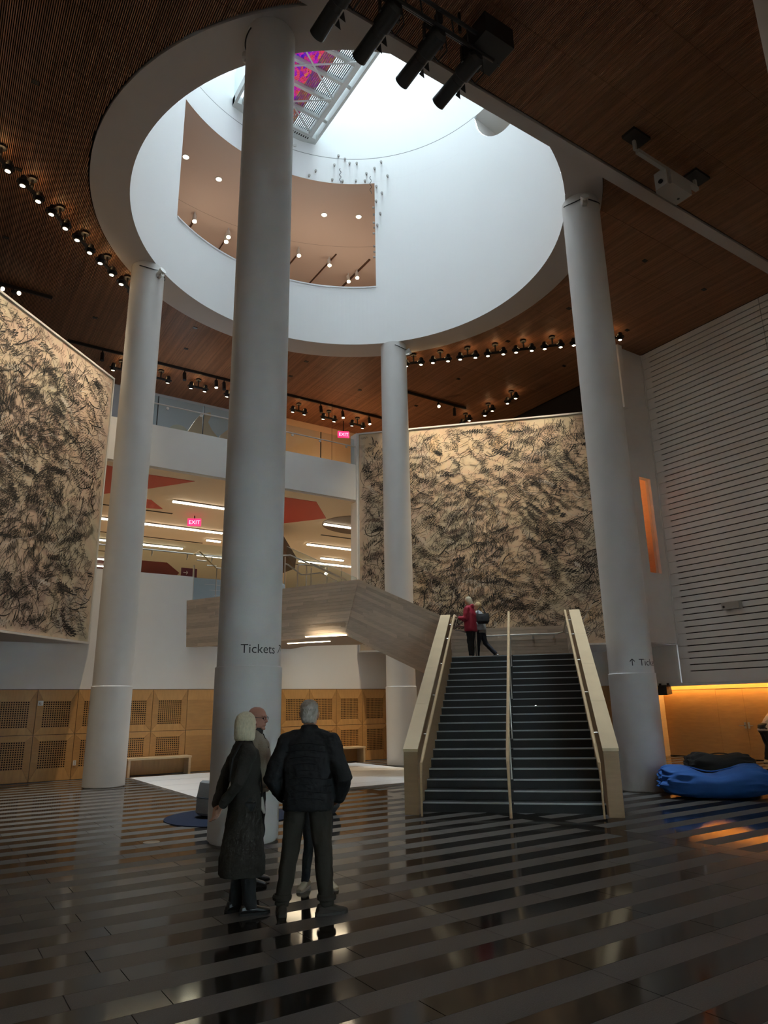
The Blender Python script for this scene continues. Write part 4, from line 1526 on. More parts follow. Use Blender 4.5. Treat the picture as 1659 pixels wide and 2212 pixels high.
# exit signs
for (x, y, z, w), in (((13.67, 23.74, 12.75, 'hanging under the wood ceiling above the balcony'),), ((7.68, 24.26, 8.24, 'on the second floor ceiling left of the near column'),)):
    t = thing('exit_sign', 'glowing red exit sign ' + w, 'exit sign', (x, y, z), radians(-25))
    M().box(-.24, .24, -.03, .03, -.14, .14).build('plate', EXITR, t)
    M().box(-.02, .02, -.01, .01, .14, .62 if z > 10 else .25).build('stem', BLACK, t)
    text_on('lettering', 'EXIT', .20, lambda a, b: (a - .20, -.033, b - .07), EXITW, t)
t = thing('ticket_sign', 'maroon hanging sign with a white arrow and the words Ticket Desk', 'sign', (7.2, 23.0, 5.75))
M().box(-.27, .27, -.02, .02, .02, .52).build('board', SIGNM, t)
text_on('lettering', 'Ticket D', .105, lambda a, b: (a - .22, -.022, b + .13), SIGNW, t)
ar = M()
for (xa, ya), (xb, yb) in (((-.2, .36), (-.05, .36)), ((-.1, .42), (-.05, .36)), ((-.1, .30), (-.05, .36))):
    ar.tube([(xa, -.022, ya), (xb, -.022, yb)], .010, 6)
ar.build('arrow', SIGNW, t)

# theatre spots under the low ceiling edge
tb = thing('lighting_bar', 'black pipe and box truss hung under the dark low ceiling, carrying theatre spots', 'lighting bar')
for y, z in ((6.78, 12.78), (7.05, 12.78), (6.92, 12.62)):
    M().tube([(2.6, y, z), (7.05, y, z)], .035, 10).build('pipe', BLACK, tb, smooth=True)
for i in range(14):
    x = 2.7 + .33 * i
    M().tube([(x, 6.78, 12.78), (x + .16, 6.92, 12.62), (x + .33, 7.05, 12.78)], .014, 6).build('lacing', BLACK, tb)
for x in (3.2, 4.7, 6.3):
    M().tube([(x, 6.92, 12.78), (x, 6.92, ZN)], .03, 8).build('hanger', BLACK, tb)
M().box(6.55, 7.2, 6.55, 7.2, 12.62, 13.05).build('dimmer_box', BLACK, tb)
for i, x in enumerate((4.16, 4.97, 5.86, 6.68)):
    t = thing('theatre_spot', 'black theatre spotlight with tapering snout, %s from the left on the lighting bar' % ORD[i], 'stage light', (x, 6.95, 12.62), 0, 'theatre spots on the lighting bar')
    a = V((-.08, 1, -.16)).normalized()
    c = V((0, .18, -.12))
    M().tube([c - a * .22, c - a * .16, c + a * .22, c + a * .24, c + a * .34], [.10, .16, .16, .125, .12], 16).build('body', BLACK, t, smooth=True)
    M().tube([c + a * .32, c + a * .34, c + a * .86], [.105, .125, .135], 16).build('snout', BLACK, t, smooth=True)
    M().lathe([(0, 0), (.12, 0), (.12, .01), (0, .01)], c + a * .855, 16, a).build('lens', mat('dark_lens', (.03, .03, .05), .1), t)
    for s in (-1, 1):
        M().cbox(c + V((s * .18, .0, .12)), (.012, 0, 0), (0, .03, 0), (0, 0, .16)).build('yoke_arm', BLACK, t)
    M().cbox(c + V((0, 0, .28)), (.19, 0, 0), (0, .03, 0), (0, 0, .012)).build('yoke_bar', BLACK, t)
    M().cbox((0, 0, .2), (.05, 0, 0), (0, .05, 0), (0, 0, .10)).build('clamp', BLACK, t)
    for k in range(4):
        b = c + a * (.30 + .14 * k) + V((.15, 0, -.02))
        if k < 2:
            M().prism([b, b + a * .12, b + a * .10 + V((.10, 0, -.06))], (0, 0, .006)).build('shutter_handle', BLACK, t)
    M().tube([c + V((.1, -.2, .1)), c + V((.22, -.1, -.15)), c + V((.18, .1, -.22)), c + V((.05, .2, .1))], .012, 6).build('cable', BLACK, t, smooth=True)

# projector on its bracket
t = thing('projector', 'grey projector hung from a long bracket under the dark low ceiling', 'projector', (12.55, 7.08, 0))
M().box(-1.28, .85, -.045, .045, 12.86, 12.95).build('bracket_bar', GREYM, t)
for x in (-1.35, .80):
    M().box(x - .27, x + .27, -.22, .10, ZN - .06, ZN + .01).build('mounting_box', BLACK, t)
    M().box(x - .03, x + .03, -.03, .03, 12.9, ZN - .05).build('drop_rod', GREYM, t)
b = M()
b.cbox((.05, .10, 12.66), (.36, 0, 0), (0, .20, 0), (0, 0, .17))
b.build('body', GREYM, t)
M().cbox((-.34, .10, 12.70), (.05, 0, 0), (0, .15, 0), (0, 0, .21)).build('side_bracket', GREYM, t)
M().lathe([(0, 0), (.05, 0), (.05, .03), (0, .03)], (-.395, .10, 12.62), 14, (-1, 0, 0)).build('lens', BLACK, t)
M().lathe([(0, 0), (.03, 0), (.03, .01), (0, .01)], (.26, .14, 12.495), 10, (0, 0, -1)).build('sensor', BLACK, t)
M().box(-.2, .3, .05, .15, 12.83, 12.87).build('neck', GREYM, t)

# fittings on the right wall
t = thing('wall_light', 'small grey box light on the grooved white board wall', 'wall light', (XR, 11.4, 4.33))
M().box(-.20, -.02, -.27, .27, -.10, .10).build('housing', GREYM, t)
M().box(-.02, .0, -.06, .06, -.05, .05).build('wall_plate', GREYM, t)
M().lathe([(0, 0), (.035, 0), (.035, .01), (0, .01)], (-.2, .2, -.03), 12, (-1, 0, 0)).build('lens', BLACK, t)
t = thing('loudspeaker', 'black loudspeaker hung under the white board wall beside the right column', 'loudspeaker', (19.72, 14.02, 1.84))
M().add([(-.12, -.17, 0), (.14, -.17, .03), (.14, .17, .03), (-.12, .17, 0), (-.10, -.15, .30), (.14, -.15, .30), (.14, .15, .30), (-.10, .15, .30)], [(0, 3, 2, 1), (4, 5, 6, 7), (0, 1, 5, 4), (1, 2, 6, 5), (2, 3, 7, 6), (3, 0, 4, 7)]).build('cabinet', BLACK, t)
M().box(-.02, .04, -.17, -.12, .28, .36).box(-.02, .04, .12, .17, .28, .36).build('bracket', BLACK, t)
# switch and sensor on the birch wall
t = thing('wall_sensor', 'small white sensor box on the birch grille wall, upper left', 'sensor', (2.64, YB - .025, 1.86))
M().box(-.06, .06, -.03, 0, -.06, .06).build('plate', FRAMEW, t)
M().lathe([(0, 0), (.035, 0), (.03, .035), (0, .045)], (0, -.03, 0), 12, (0, -1, 0)).build('eye', STEEL, t)
t = thing('power_socket', 'white socket plate low on the birch grille wall beside the left column', 'socket', (3.57, YB - .025, .40))
M().box(-.035, .035, -.012, 0, -.06, .06).build('plate', FRAMEW, t)
M().box(-.015, .015, -.016, -.012, .01, .04).box(-.015, .015, -.016, -.012, -.04, -.01).build('outlet', GREYM, t)

# beige sculpture and pendants behind the balcony
t = thing('leaf_sculpture', 'pale tan sculpture of curved leaf blades behind the balcony glass', 'sculpture', (6.75, 21.6, 9.10))
def blade(pts, th, m_):
    M().prism([(x, 0, z) for x, z in pts], (0, th, 0)).build('blade', m_, t)
blade([(-.55, 1.2), (-.30, 1.55), (-.10, 1.95), (.10, 2.25), (.42, 2.38), (.46, 2.25), (.36, 2.0), (.50, 1.75), (.85, 1.4), (1.0, 1.1), (.2, 1.0)], .12, BEIGE)
blade([(.72, 1.1), (.82, 1.62), (1.05, 1.86), (1.35, 1.80), (1.5, 1.6), (1.35, 1.1)], .14, BEIGE)
blade([(-.95 + .33 + .33 * cos(a), 1.42 + .27 * sin(a)) for a in [2 * pi * i / 20 for i in range(20)]], .1, mat('cream_sculpture', (.72, .66, .52), .6))
M().tube([(.2, .06, -.35), (.3, .06, 1.2)], .05, 8).build('post', BLACK, t)
t = thing('pendant_bulb', 'glowing round bulb on a thin cord behind the right end of the balcony', 'pendant lamp', (12.35, 22.35, 10.4))
M().ell((0, 0, 0), .10, .10, .10).build('globe', LENS, t, smooth=True)
M().tube([(0, 0, .1), (0, 0, ZC - 10.4)], .008, 6).build('cord', BLACK, t)
for i, (x, y) in enumerate(((12.3, 31.5), (12.9, 31.5), (16.6, 30.6))):
    t = thing('lobby_spot', 'small glowing spotlight under the second floor ceiling, %s from the left' % ORD[i], 'spotlight', (x, y, 8.5), 0, 'small spots in the second floor lobby')
    M().tube([(0, 0, 0), (0, 0, -.3)], .06, 10).build('lamp_head', FRAMEW, t)
    M().ell((0, 0, -.33), .09, .09, .07).build('lens', LENS, t, smooth=True)

# ------------------------------------------------------------------ loose things on the floor
def bench(label, x0, x1, y0, y1, h=.46):
    t = thing('bench', label, 'bench', ((x0 + x1) / 2, (y0 + y1) / 2, 0), 0, 'birch benches along the grille wall')
    w, d = (x1 - x0) / 2, (y1 - y0) / 2
    M().box(-w, w, -d, d, h - .05, h).build('seat', MAPLE, t)
    for s in (-1, 1):
        M().box(s * (w - .05) - .03, s * (w - .05) + .03, -d + .01, d - .01, 0, h - .05).build('end_panel', MAPLE, t)
    M().box(-w + .05, w - .05, d - .06, d - .03, 0.02, h - .05).build('back_panel', BIRCHD, t)


bench('long pale birch bench against the grille wall left of the nearest column', 4.75, 6.42, 19.28, 19.74)
bench('pale birch bench against the grille wall behind the man in black', 9.9, 11.9, 19.28, 19.74)
tag(M().lathe([(0, 0), (1.0, 0), (1.0, .012), (0, .014)], (4.42, 11.3, 0), 64).build('round_rug', RUGB), 'round navy rug lying on the dark floor behind the nearest column', 'rug')
t = thing('felt_stool', 'light grey felt drum stool on the round navy rug', 'stool', (4.20, 11.42, .030))
M().lathe([(0, 0), (.25, 0), (.285, .03), (.30, .25), (.285, .47), (.25, .50), (0, .505)], n=32, ax=(.12, .02, 1)).build('drum', FELT, t, smooth=True)
M().lathe([(.302, .24), (.306, .25), (.302, .26)], n=32, ax=(.12, .02, 1)).build('seam', FELTD, t)
t = thing('dark_pouf', 'dark grey round felt pouf half hidden behind the man in black', 'pouf', (5.78, 10.72, 0))
M().lathe([(0, 0), (.20, 0), (.28, .10), (.30, .22), (.27, .36), (.18, .44), (0, .46)], n=28).build('cushion', FELTD, t, smooth=True)
M().lathe([(.302, .215), (.306, .22), (.302, .225)], n=28).build('seam', BLACKF, t)


def bag(name, label, loc, rz, sx, sy, sz, m_, seed, dip):
    t = thing(name, label, 'bean bag', loc, rz)
    m = M()
    nu, nv = 110, 56
    R = random.Random(seed)
    rings = []
    for i in range(nv + 1):
        ph = -pi / 2 + pi * i / nv
        ring = []
        for j in range(nu):
            th = 2 * pi * j / nu
            e = .62
            cx = math.copysign(abs(cos(th)) ** e, cos(th))
            sx_ = math.copysign(abs(sin(th)) ** e, sin(th))
            cp = max(cos(ph), 0) ** .55
            sp = math.copysign(abs(sin(ph)) ** .8, sin(ph))
            x, y, z = cx * cp * sx, sx_ * cp * sy, sp * sz * .5 + sz * .5
            if z > sz * .45:
                z -= dip * sz * math.exp(-(x / (sx * .42)) ** 2) * (z / sz - .45) * 1.6
            w = .035 * mnoise.noise((x * 2.2 + seed, y * 8, z * 16)) * (.6 + 2.4 * min(1, max(0, (abs(x) / sx - .3) * 2.5))) + .06 * mnoise.noise((x * 1.6, y * 1.6, z * 1.6 + seed))
            k = 1 + w
            ring.append((x * k, y * k, max(z * (1 + w * .8), .0)))
        rings.append(ring)
    m.loft(rings)
    m.build('cover', m_, t, smooth=True)
    return t


b1_ = bag('bean_bag', 'large royal blue velour bean bag lounger on the floor by the right column', (12.13, 7.86, 0), radians(-48), .93, .58, .58, BLUEF, 4, .42)
pts = [(-.98 + 1.96 * i / 24, .05 + .03 * sin(i), .585 - .16 * math.exp(-((-.98 + 1.96 * i / 24) / .45) ** 2) - .22 * abs(-1 + i / 12) ** 4) for i in range(1, 24)]
M().tube(pts, .012, 6).build('seam', BLUEF, b1_, smooth=True)
b2_ = bag('bean_bag', 'black fabric bean bag behind the blue one', (14.35, 9.1, 0), radians(-45), .66, .50, .60, BLACKF, 9, .12)
M().tube([(-.45 + .9 * i / 10, -.1, .585 - .16 * abs(-1 + i / 5) ** 2.2) for i in range(11)], .012, 6).build('seam', BLACKF, b2_, smooth=True)

# ------------------------------------------------------------------ people
SKIN = mat('skin', (.55, .32, .22), .55, var=.08, vscale=14)
SKINR = mat('ruddy_skin', (.56, .27, .19), .5, var=.10, vscale=12)
EYEM = mat('dark_eye', (.03, .025, .02), .2)


def cloth(name, col, rough=.85, bs=26, b=.25, var=.18):
    return mat(name, col, rough, var=var, vscale=9, bump=b, bscale=bs)


def remesh(o, vox, sm=3, fold=0.0, fs=.12):
    r = o.modifiers.new('union', 'REMESH')
    r.mode = 'VOXEL'
    r.voxel_size = vox
    r.use_smooth_shade = True
    s = o.modifiers.new('soften', 'SMOOTH')
    s.iterations = sm
    s.factor = .6
    if fold:
        tx = bpy.data.textures.get('folds_%g' % fs) or bpy.data.textures.new('folds_%g' % fs, 'CLOUDS')
        tx.noise_scale = fs
        d = o.modifiers.new('folds', 'DISPLACE')
        d.texture = tx
        d.strength = fold
        d.mid_level = .5
        d.texture_coords = 'LOCAL'
    return o


def slab_rings(m, rows, n=20):
    """rows of (x, y, z, rx, ry): horizontal super-ellipse sections"""
    rings = []
    for x, y, z, rx, ry in rows:
        ring = []
        for k in range(n):
            t = 2 * pi * k / n
            c, s = cos(t), sin(t)
            ring.append((x + rx * math.copysign(abs(c) ** .85, c), y + ry * math.copysign(abs(s) ** .85, s), z))
        rings.append(ring)
    return m.loft(rings)


def add_hand(m, wrist, direc, palm_n, side, curl=.5, sc=1.0):
    """palm with four fingers and a thumb; palm_n is the direction the palm faces"""
    d = V(direc).normalized()
    pn = (V(palm_n) - d * V(palm_n).dot(d)).normalized()
    w = d.cross(pn) * side
    wrist = V(wrist)
    c = wrist + d * .045 * sc
    rings = []
    for f, hw, ht in ((-.2, .026, .018), (.2, .034, .016), (.6, .041, .014), (1.0, .040, .012)):
        p = wrist + d * (.09 * f) * sc
        rings.append([p + w * (cos(t) * hw * sc) + pn * (sin(t) * ht * sc) for t in [2 * pi * k / 10 for k in range(10)]])
    m.loft(rings)
    for k, (off, ln) in enumerate(((-.030, .066), (-.010, .078), (.010, .072), (.029, .056))):
        a = wrist + d * .082 * sc + w * off * sc
        p = [a]
        dd = d.copy()
        for i in range(3):
            ang = curl * (.55 + .2 * k * .3)
            dd = (dd * cos(ang) + pn * sin(ang)).normalized()
            pn2 = pn
            p.append(p[-1] + dd * ln / 3 * sc * 1.1)
        m.tube(p, [.0095 * sc, .009 * sc, .0085 * sc, .0075 * sc], 7, True)
    a = wrist + d * .02 * sc - w * .028 * sc
    b = a + (d * .6 - w * .7 + pn * .35).normalized() * .038 * sc
    cc = b + (d * .9 - w * .1 + pn * .45).normalized() * .034 * sc
    m.tube([a, b, cc], [.013 * sc, .011 * sc, .009 * sc], 7, True)


def person(label, loc, heading, P, group=None):
    rz = atan2(-heading[0], heading[1])
    t = thing('person', label, 'person', loc, rz, group)
    H = P.get('h', 1.7)
    k = H / 1.70
    vox = P.get('vox', .010)
    lean = V(P.get('lean', (0, 0, 0)))

    def q(p):
        return V(p) * k
    hip = [q(P['hip'][s]) for s in (0, 1)] if 'hip' in P else [q((-.085, 0, .90)), q((.085, 0, .90))]
    kn = [q(p) for p in P.get('knee', ((-.10, .02, .48), (.10, .02, .48)))]
    an = [q(p) for p in P.get('ankle', ((-.11, -.01, .09), (.11, -.01, .09)))]
    toe = P.get('toe', ((-.15, 1), (.15, 1)))
    ch = q((0, 0, 1.28)) + lean * .7
    nk = q((0, -.01, 1.46)) + lean
    shd = [q(p) + lean * .9 for p in P.get('shoulder', ((-.172, -.01, 1.352), (.172, -.01, 1.352)))]
    el = [q(p) for p in P['elbow']]
    wr = [q(p) for p in P['wrist']]
    wd = P.get('width', 1.0)
    hy = P.get('head_yaw', 0.0)
    hp = P.get('head_pitch', 0.0)
    hc = nk + V((0, .018, .125)) * k
    Rh = Matrix.Rotation(hy, 3, 'Z') @ Matrix.Rotation(hp, 3, 'X')

    def hd(p):
        return hc + Rh @ (V(p) * k)
    # ---- body (skin), one continuous surface
    m = M()
    slab_rings(m, [(0, 0, .84 * k, .13, .085), (0, 0, .95 * k, .14, .09), (lean.x * .3, lean.y * .3, 1.08 * k, .12, .08), (lean.x * .6, lean.y * .6, 1.25 * k, .14 * wd, .09),
                   (lean.x * .9, lean.y * .9 - .005, 1.37 * k, .14 * wd, .075), (nk.x, nk.y, nk.z - .03, .055, .05)])
    for s in (0, 1):
        m.tube([hip[s], kn[s], an[s], an[s] - V((0, 0, .04 * k))], [.07 * k, .048 * k, .034 * k, .034 * k], 10, True)
        m.tube([shd[s], el[s], wr[s]], [.045 * k, .034 * k, .024 * k], 10, True)
        hdv = P.get('hand', ((0, 0, -1), (0, 0, -1)))[s]
        pnv = P.get('palm', ((1, 0, 0), (-1, 0, 0)))[s]
        add_hand(m, wr[s], hdv, pnv, 1 if s == 0 else -1, P.get('curl', .45), k)
    m.tube([nk - V((0, 0, .05)), nk + V((0, .008, .03)), hd((0, -.01, -.05))], [.058 * k, .052 * k, .055 * k], 12)
    # head: skull, jaw, nose, brow, lips, ears
    rows = [(-.112, .018, .034, .030), (-.102, .024, .046, .048), (-.075, .020, .058, .070), (-.04, .010, .066, .084), (0, .0, .072, .094), (.04, -.004, .0745, .098), (.075, -.008, .068, .091), (.10, -.010, .050, .068), (.116, -.012, .022, .032)]
    m.loft([[hd((rx * cos(a), y + ry * sin(a), z)) for a in [2 * pi * j / 18 for j in range(18)]] for z, y, rx, ry in rows])
    m.tube([hd((0, .090, .022)), hd((0, .104, -.006)), hd((0, .113, -.026)), hd((0, .094, -.034))], [.010 * k, .012 * k, .016 * k, .012 * k], 8, True)
    m.tube([hd((-.045, .082, .030)), hd((0, .096, .030)), hd((.045, .082, .030))], [.009 * k, .011 * k, .009 * k], 8, True)
    m.tube([hd((-.024, .088, -.062)), hd((0, .097, -.062)), hd((.024, .088, -.062))], [.007 * k, .010 * k, .007 * k], 8, True)
    m.tube([hd((-.022, .080, -.098)), hd((0, .090, -.100)), hd((.022, .080, -.098))], [.013 * k, .015 * k, .013 * k], 8, True)
    for s in (-1, 1):
        m.tube([hd((s * .074, .0, .022)), hd((s * .083, -.010, .012)), hd((s * .080, -.008, -.012)), hd((s * .073, .004, -.032))], [.010 * k, .013 * k, .011 * k, .008 * k], 8, True)
    body = remesh(m.build('body', P.get('skin', SKIN), t, smooth=True), vox * .72, 1)
    for s in (-1, 1):
        M().ell(hd((s * .031, .083, .006)), .011 * k, .009 * k, .008 * k, 10, 6).build('eye', EYEM, t, smooth=True)
    # ---- shoes
    for s in (0, 1):
        tx_, ty_ = toe[s]
        d = V((tx_, ty_, 0)).normalized()
        w = V((d.y, -d.x, 0))
        a = V((an[s].x, an[s].y, an[s].z - .09 * k))
        sm = M()
        rows = [(-.085, .026, .0, .05), (-.07, .036, .0, .085), (-.02, .038, .0, .10), (.04, .040, .0, .082), (.10, .046, .0, .058), (.15, .042, .0, .046), (.178, .026, .003, .034)]
        rings = []
        for f, hw, zb, zt in rows:
            p = a + d * f * k
            ring = []
            for j in range(12):
                u = 2 * pi * j / 12
                ring.append(p + w * cos(u) * hw * k + V((0, 0, (zb + (zt - zb) * (.5 + .5 * sin(u))) * k)))
            rings.append(ring)
        sm.loft(rings)
        sh_ = sm.build('shoe', P['shoe'], t, smooth=True)
        sole = M().prism([a + d * f * k + w * g * k for f, g in ((-.09, -.028), (-.02, -.040), (.08, -.047), (.15, -.042), (.182, -.015), (.182, .015), (.15, .042), (.08, .047), (-.02, .040), (-.09, .028))], (0, 0, .020 * k))
        sole.build('sole', P.get('sole', BLACKF), sh_)
    # ---- trousers
    m = M()
    lr = P.get('leg', (.100, .072, .058))
    slab_rings(m, [(0, -.005, .80 * k, .155 * wd, .105), (0, -.005, .90 * k, .168 * wd, .118), (0, 0, 1.00 * k, .160 * wd, .108), (lean.x * .2, lean.y * .2, 1.05 * k, .150 * wd, .10)])
    hem = P.get('hem', .05)
    for s in (0, 1):
        dn = (an[s] - kn[s]).normalized()
        end = an[s] + dn * (hem - .05) * k
        m.tube([hip[s] + V((0, 0, .02)), hip[s].lerp(kn[s], .5), kn[s], kn[s].lerp(end, .5), end], [lr[0] * k, (lr[0] + lr[1]) / 2 * k, lr[1] * k, (lr[1] + lr[2]) / 2 * k, lr[2] * k], 14)
    remesh(m.build('trousers', P['pants'], t, smooth=True), vox, 3, .022, .10)
    # ---- top
    m = M()
    hemz = P.get('top_hem', .84)
    tw, td = P.get('top', (.185, .130))
    low = P.get('skirt')
    lx, ly = lean.x, lean.y
    if low:
        slab_rings(m, [(0, dy, zz * k, rx, ry) for zz, rx, ry, dy in low] + [(lx * .35, ly * .35, 1.08 * k, tw * .90, td * .92), (lx * .65, ly * .65, 1.24 * k, tw * 1.0, td), (lx * .9, ly * .9, 1.36 * k, tw * .98, td * .82), (lx, ly - .01, 1.415 * k, tw * .62, td * .62), (nk.x, nk.y, 1.455 * k, .068, .066)])
    else:
        slab_rings(m, [(0, 0, hemz * k, tw * .98, td * .98), (0, 0, (hemz + .05) * k, tw * 1.0, td), (lx * .35, ly * .35, 1.06 * k, tw * .99, td * 1.0), (lx * .65, ly * .65, 1.22 * k, tw * 1.04, td * 1.02), (lx * .9, ly * .9, 1.345 * k, tw * .99, td * .84), (lx, ly - .01, 1.405 * k, tw * .66, td * .62), (nk.x, nk.y, 1.45 * k, .068, .066)])
    sr = P.get('sleeve', (.078, .062, .048))
    for s in (0, 1):
        c = el[s].lerp(wr[s], .93)
        m.tube([shd[s] + V((0, 0, .0)), shd[s].lerp(el[s], .5), el[s], el[s].lerp(c, .5), c], [sr[0] * k, (sr[0] + sr[1]) / 2 * k, sr[1] * k, (sr[1] + sr[2]) / 2 * k, sr[2] * k], 14, True)
    for s in (0, 1):
        m.tube([nk + V((0, -.012, -.045)), nk.lerp(shd[s], .5) + V((0, 0, -.005)), shd[s] + V((0, 0, .0))], [.062 * k, .066 * k, sr[0] * .95 * k], 14, True)
    if P.get('collar'):
        m.tube([nk + V((0, -.005, -.035)), nk + V((0, .004, .030 * k))], [.078 * k, .072 * k], 16)
    if P.get('hood'):
        m.ell(nk + V((0, -.075, -.02)), .10 * k, .055, .07)
    remesh(m.build(P.get('top_name', 'jacket'), P['coat'], t, smooth=True), vox, 3, P.get('fold', .026), .11)
    # ---- hair
    hs = P.get('hair')
    if hs:
        m = M()
        kind, hm = hs
        if kind == 'bob':
            rows = [(-.135, -.020, .092, .082), (-.115, -.022, .102, .092), (-.06, -.022, .101, .098), (0, -.020, .098, .102), (.05, -.018, .092, .102), (.09, -.016, .076, .086), (.117, -.014, .050, .056), (.130, -.014, .018, .02)]
        elif kind == 'short':
            rows = [(-.072, -.052, .052, .046), (-.045, -.040, .066, .066), (0, -.026, .0775, .082), (.045, -.018, .081, .096), (.085, -.014, .076, .090), (.112, -.012, .054, .064), (.126, -.012, .022, .026)]
        elif kind == 'fringe':
            rows = [(-.062, -.050, .048, .046), (-.035, -.044, .066, .060), (0, -.036, .077, .068), (.03, -.034, .078, .070), (.042, -.034, .074, .067)]
        else:
            rows = [(-.17, -.05, .060, .045), (-.11, -.04, .085, .070), (-.04, -.026, .092, .088), (.03, -.018, .090, .098), (.08, -.014, .076, .086), (.115, -.012, .046, .055), (.127, -.012, .018, .02)]
        m.loft([[hd((rx * cos(a), y + ry * sin(a), z)) for a in [2 * pi * j / 24 for j in range(24)]] for z, y, rx, ry in rows])
        remesh(m.build('hair', hm, t, smooth=True), vox * .7, 2, .014 if kind == 'short' else .007, .025)
    t['_k'] = k
    del t['_k']
    return t, hd, nk, k, shd, wr


RH = V((R_.x, R_.y)).normalized()
FH = V((F_.x, F_.y)).normalized()


def hair_mat(name, col):
    return mat(name, col, .5, var=.35, vscale=18, stretch=(6, 6, 1), bump=.35, bscale=45)


# woman in the long dark coat, hands joined behind her back
hv = RH * .86 + FH * .50
coatm = cloth('dark_olive_wool', (.026, .022, .017), .9, 60, .3)
w1, hd, nk, k, sh_, wr_ = person('woman with pale blonde bob in a long dark coat, hands clasped behind her back', (2.53, 6.11, 0), hv, dict(
    h=1.61, width=.92, skin=SKIN,
    elbow=((-.215, -.135, 1.10), (.205, -.135, 1.10)), wrist=((-.085, -.250, .885), (.020, -.225, .90)),
    hand=((.55, -.25, -.75), (-.45, -.20, -.8)), palm=((0, -.6, .3), (0, -.6, .3)), curl=.35,
    lean=(0, -.02, 0), head_yaw=.40, shoulder=((-.150, -.02, 1.345), (.150, -.02, 1.345)),
    knee=((-.08, .01, .47), (.08, .01, .47)), ankle=((-.085, -.03, .09), (.095, .04, .09)), toe=((-.1, 1), (.15, 1)),
    pants=cloth('black_boot_cloth', (.012, .012, .013)), leg=(.095, .066, .062), hem=.095, shoe=mat('black_leather', (.012, .012, .012), .35),
    coat=coatm, top_name='long_coat', top=(.165, .128), skirt=[(.31, .205, .195, -.01), (.34, .205, .195, -.01), (.60, .185, .170, -.01), (.82, .168, .145, -.006), (.96, .155, .125, 0)],
    sleeve=(.072, .056, .044), hair=('bob', hair_mat('pale_blonde_hair', (.66, .58, .40))), fold=.03))
M().tube([nk + V((-.05, .07, -.03)), nk + V((.02, .115, -.13)), nk + V((.085, .135, -.30)), nk + V((.10, .145, -.48))], .008, 6).build('strap', BLACKF, w1, smooth=True)
M().tube([nk + V((.06, .02, .0)), nk + V((.10, -.07, -.03)), nk + V((.12, -.14, -.15)), nk + V((.11, -.155, -.33))], .010, 6).build('strap', BLACKF, w1, smooth=True)
M().tube([nk + V((.10, .145, -.48)), nk + V((.105, .15, -.56)), nk + V((.12, .16, -.60))], [.010, .022, .012], 8, True).build('tassel', mat('pale_cord', (.5, .48, .44), .8), w1, smooth=True)
M().prism([V((-.035, -.207, .32)) * k, V((.045, -.207, .32)) * k, V((.012, -.186, .60)) * k], (0, .02, 0)).build('back_vent', BLACKF, w1)

# bald man with glasses beside her
hv = RH * .98 - FH * .06
w2, hd, nk, k, sh_, wr_ = person('bald man with glasses in a grey fleece, seen in profile behind the blonde woman', (3.00, 7.02, 0), hv, dict(
    h=1.66, skin=SKINR, elbow=((-.25, -.03, 1.10), (.24, -.05, 1.10)), wrist=((-.22, .17, 1.0), (.20, .16, .95)), hand=((.2, .9, -.2), (-.2, .8, -.4)), palm=((.6, 0, -.4), (-.6, 0, -.4)),
    lean=(0, .0, 0), head_yaw=-.22, head_pitch=-.06, knee=((-.09, .03, .48), (.09, .03, .48)), ankle=((-.10, -.02, .09), (.10, .0, .09)),
    pants=cloth('black_trousers', (.014, .014, .015)), leg=(.098, .072, .060), shoe=mat('black_leather', (.012, .012, .012), .35), hem=.085,
    coat=cloth('grey_fleece', (.34, .30, .24), .95, 90, .4), top_name='fleece', top=(.190, .150), top_hem=.86, sleeve=(.080, .064, .05), collar=True,
    hair=('fringe', hair_mat('white_stubble', (.48, .36, .30)))))
M().tube([nk + V((0, .0, -.03)), nk + V((0, .008, .035))], [.081, .076], 16).build('collar', cloth('dark_collar', (.03, .03, .032)), w2, smooth=True)
M().tube([nk + V((0, .085, -.03)), nk + V((0, .142, -.17))], .006, 6).build('zip', BLACKF, w2)
g = M()
for s in (-1, 1):
    c = [hd((s * .033 + .024 * cos(a), .100, .006 + .019 * sin(a))) for a in [2 * pi * i / 14 for i in range(15)]]
    g.tube(c, .0022, 5)
    g.tube([hd((s * .057, .098, .010)), hd((s * .082, .0, .016))], .0022, 5)
g.tube([hd((-.01, .104, .008)), hd((.01, .104, .008))], .0022, 5)
g.build('glasses', BLACK, w2, smooth=True)

# man in the black jacket seen from behind
hv = FH * .98 + RH * .10
w3, hd, nk, k, sh_, wr_ = person('grey-haired man in a black quilted jacket and olive trousers seen from behind', (2.96, 5.75, 0), hv, dict(
    h=1.705, width=1.12, skin=SKIN, elbow=((-.315, -.045, 1.055), (.315, -.045, 1.055)), wrist=((-.235, .135, .88), (.235, .135, .88)),
    hand=((.55, .5, -.4), (-.55, .5, -.4)), palm=((.2, -1, 0), (-.2, -1, 0)), shoulder=((-.188, -.015, 1.345), (.188, -.015, 1.345)),
    hip=((-.095, 0, .90), (.095, 0, .90)), knee=((-.155, .02, .48), (.125, .02, .48)), ankle=((-.205, -.03, .09), (.165, -.01, .09)), toe=((-.30, 1), (.88, .45)),
    pants=cloth('olive_brown_twill', (.030, .024, .016)), leg=(.108, .078, .060), hem=.075, shoe=mat('brown_suede', (.045, .035, .026), .8), sole=mat('dark_sole', (.05, .045, .04), .7),
    coat=cloth('black_quilted_nylon', (.006, .006, .0075), .8, 40, .2), top=(.222, .160), top_hem=.80, sleeve=(.096, .080, .062), collar=True,
    hair=('short', hair_mat('grey_hair', (.40, .345, .29))), fold=.032))
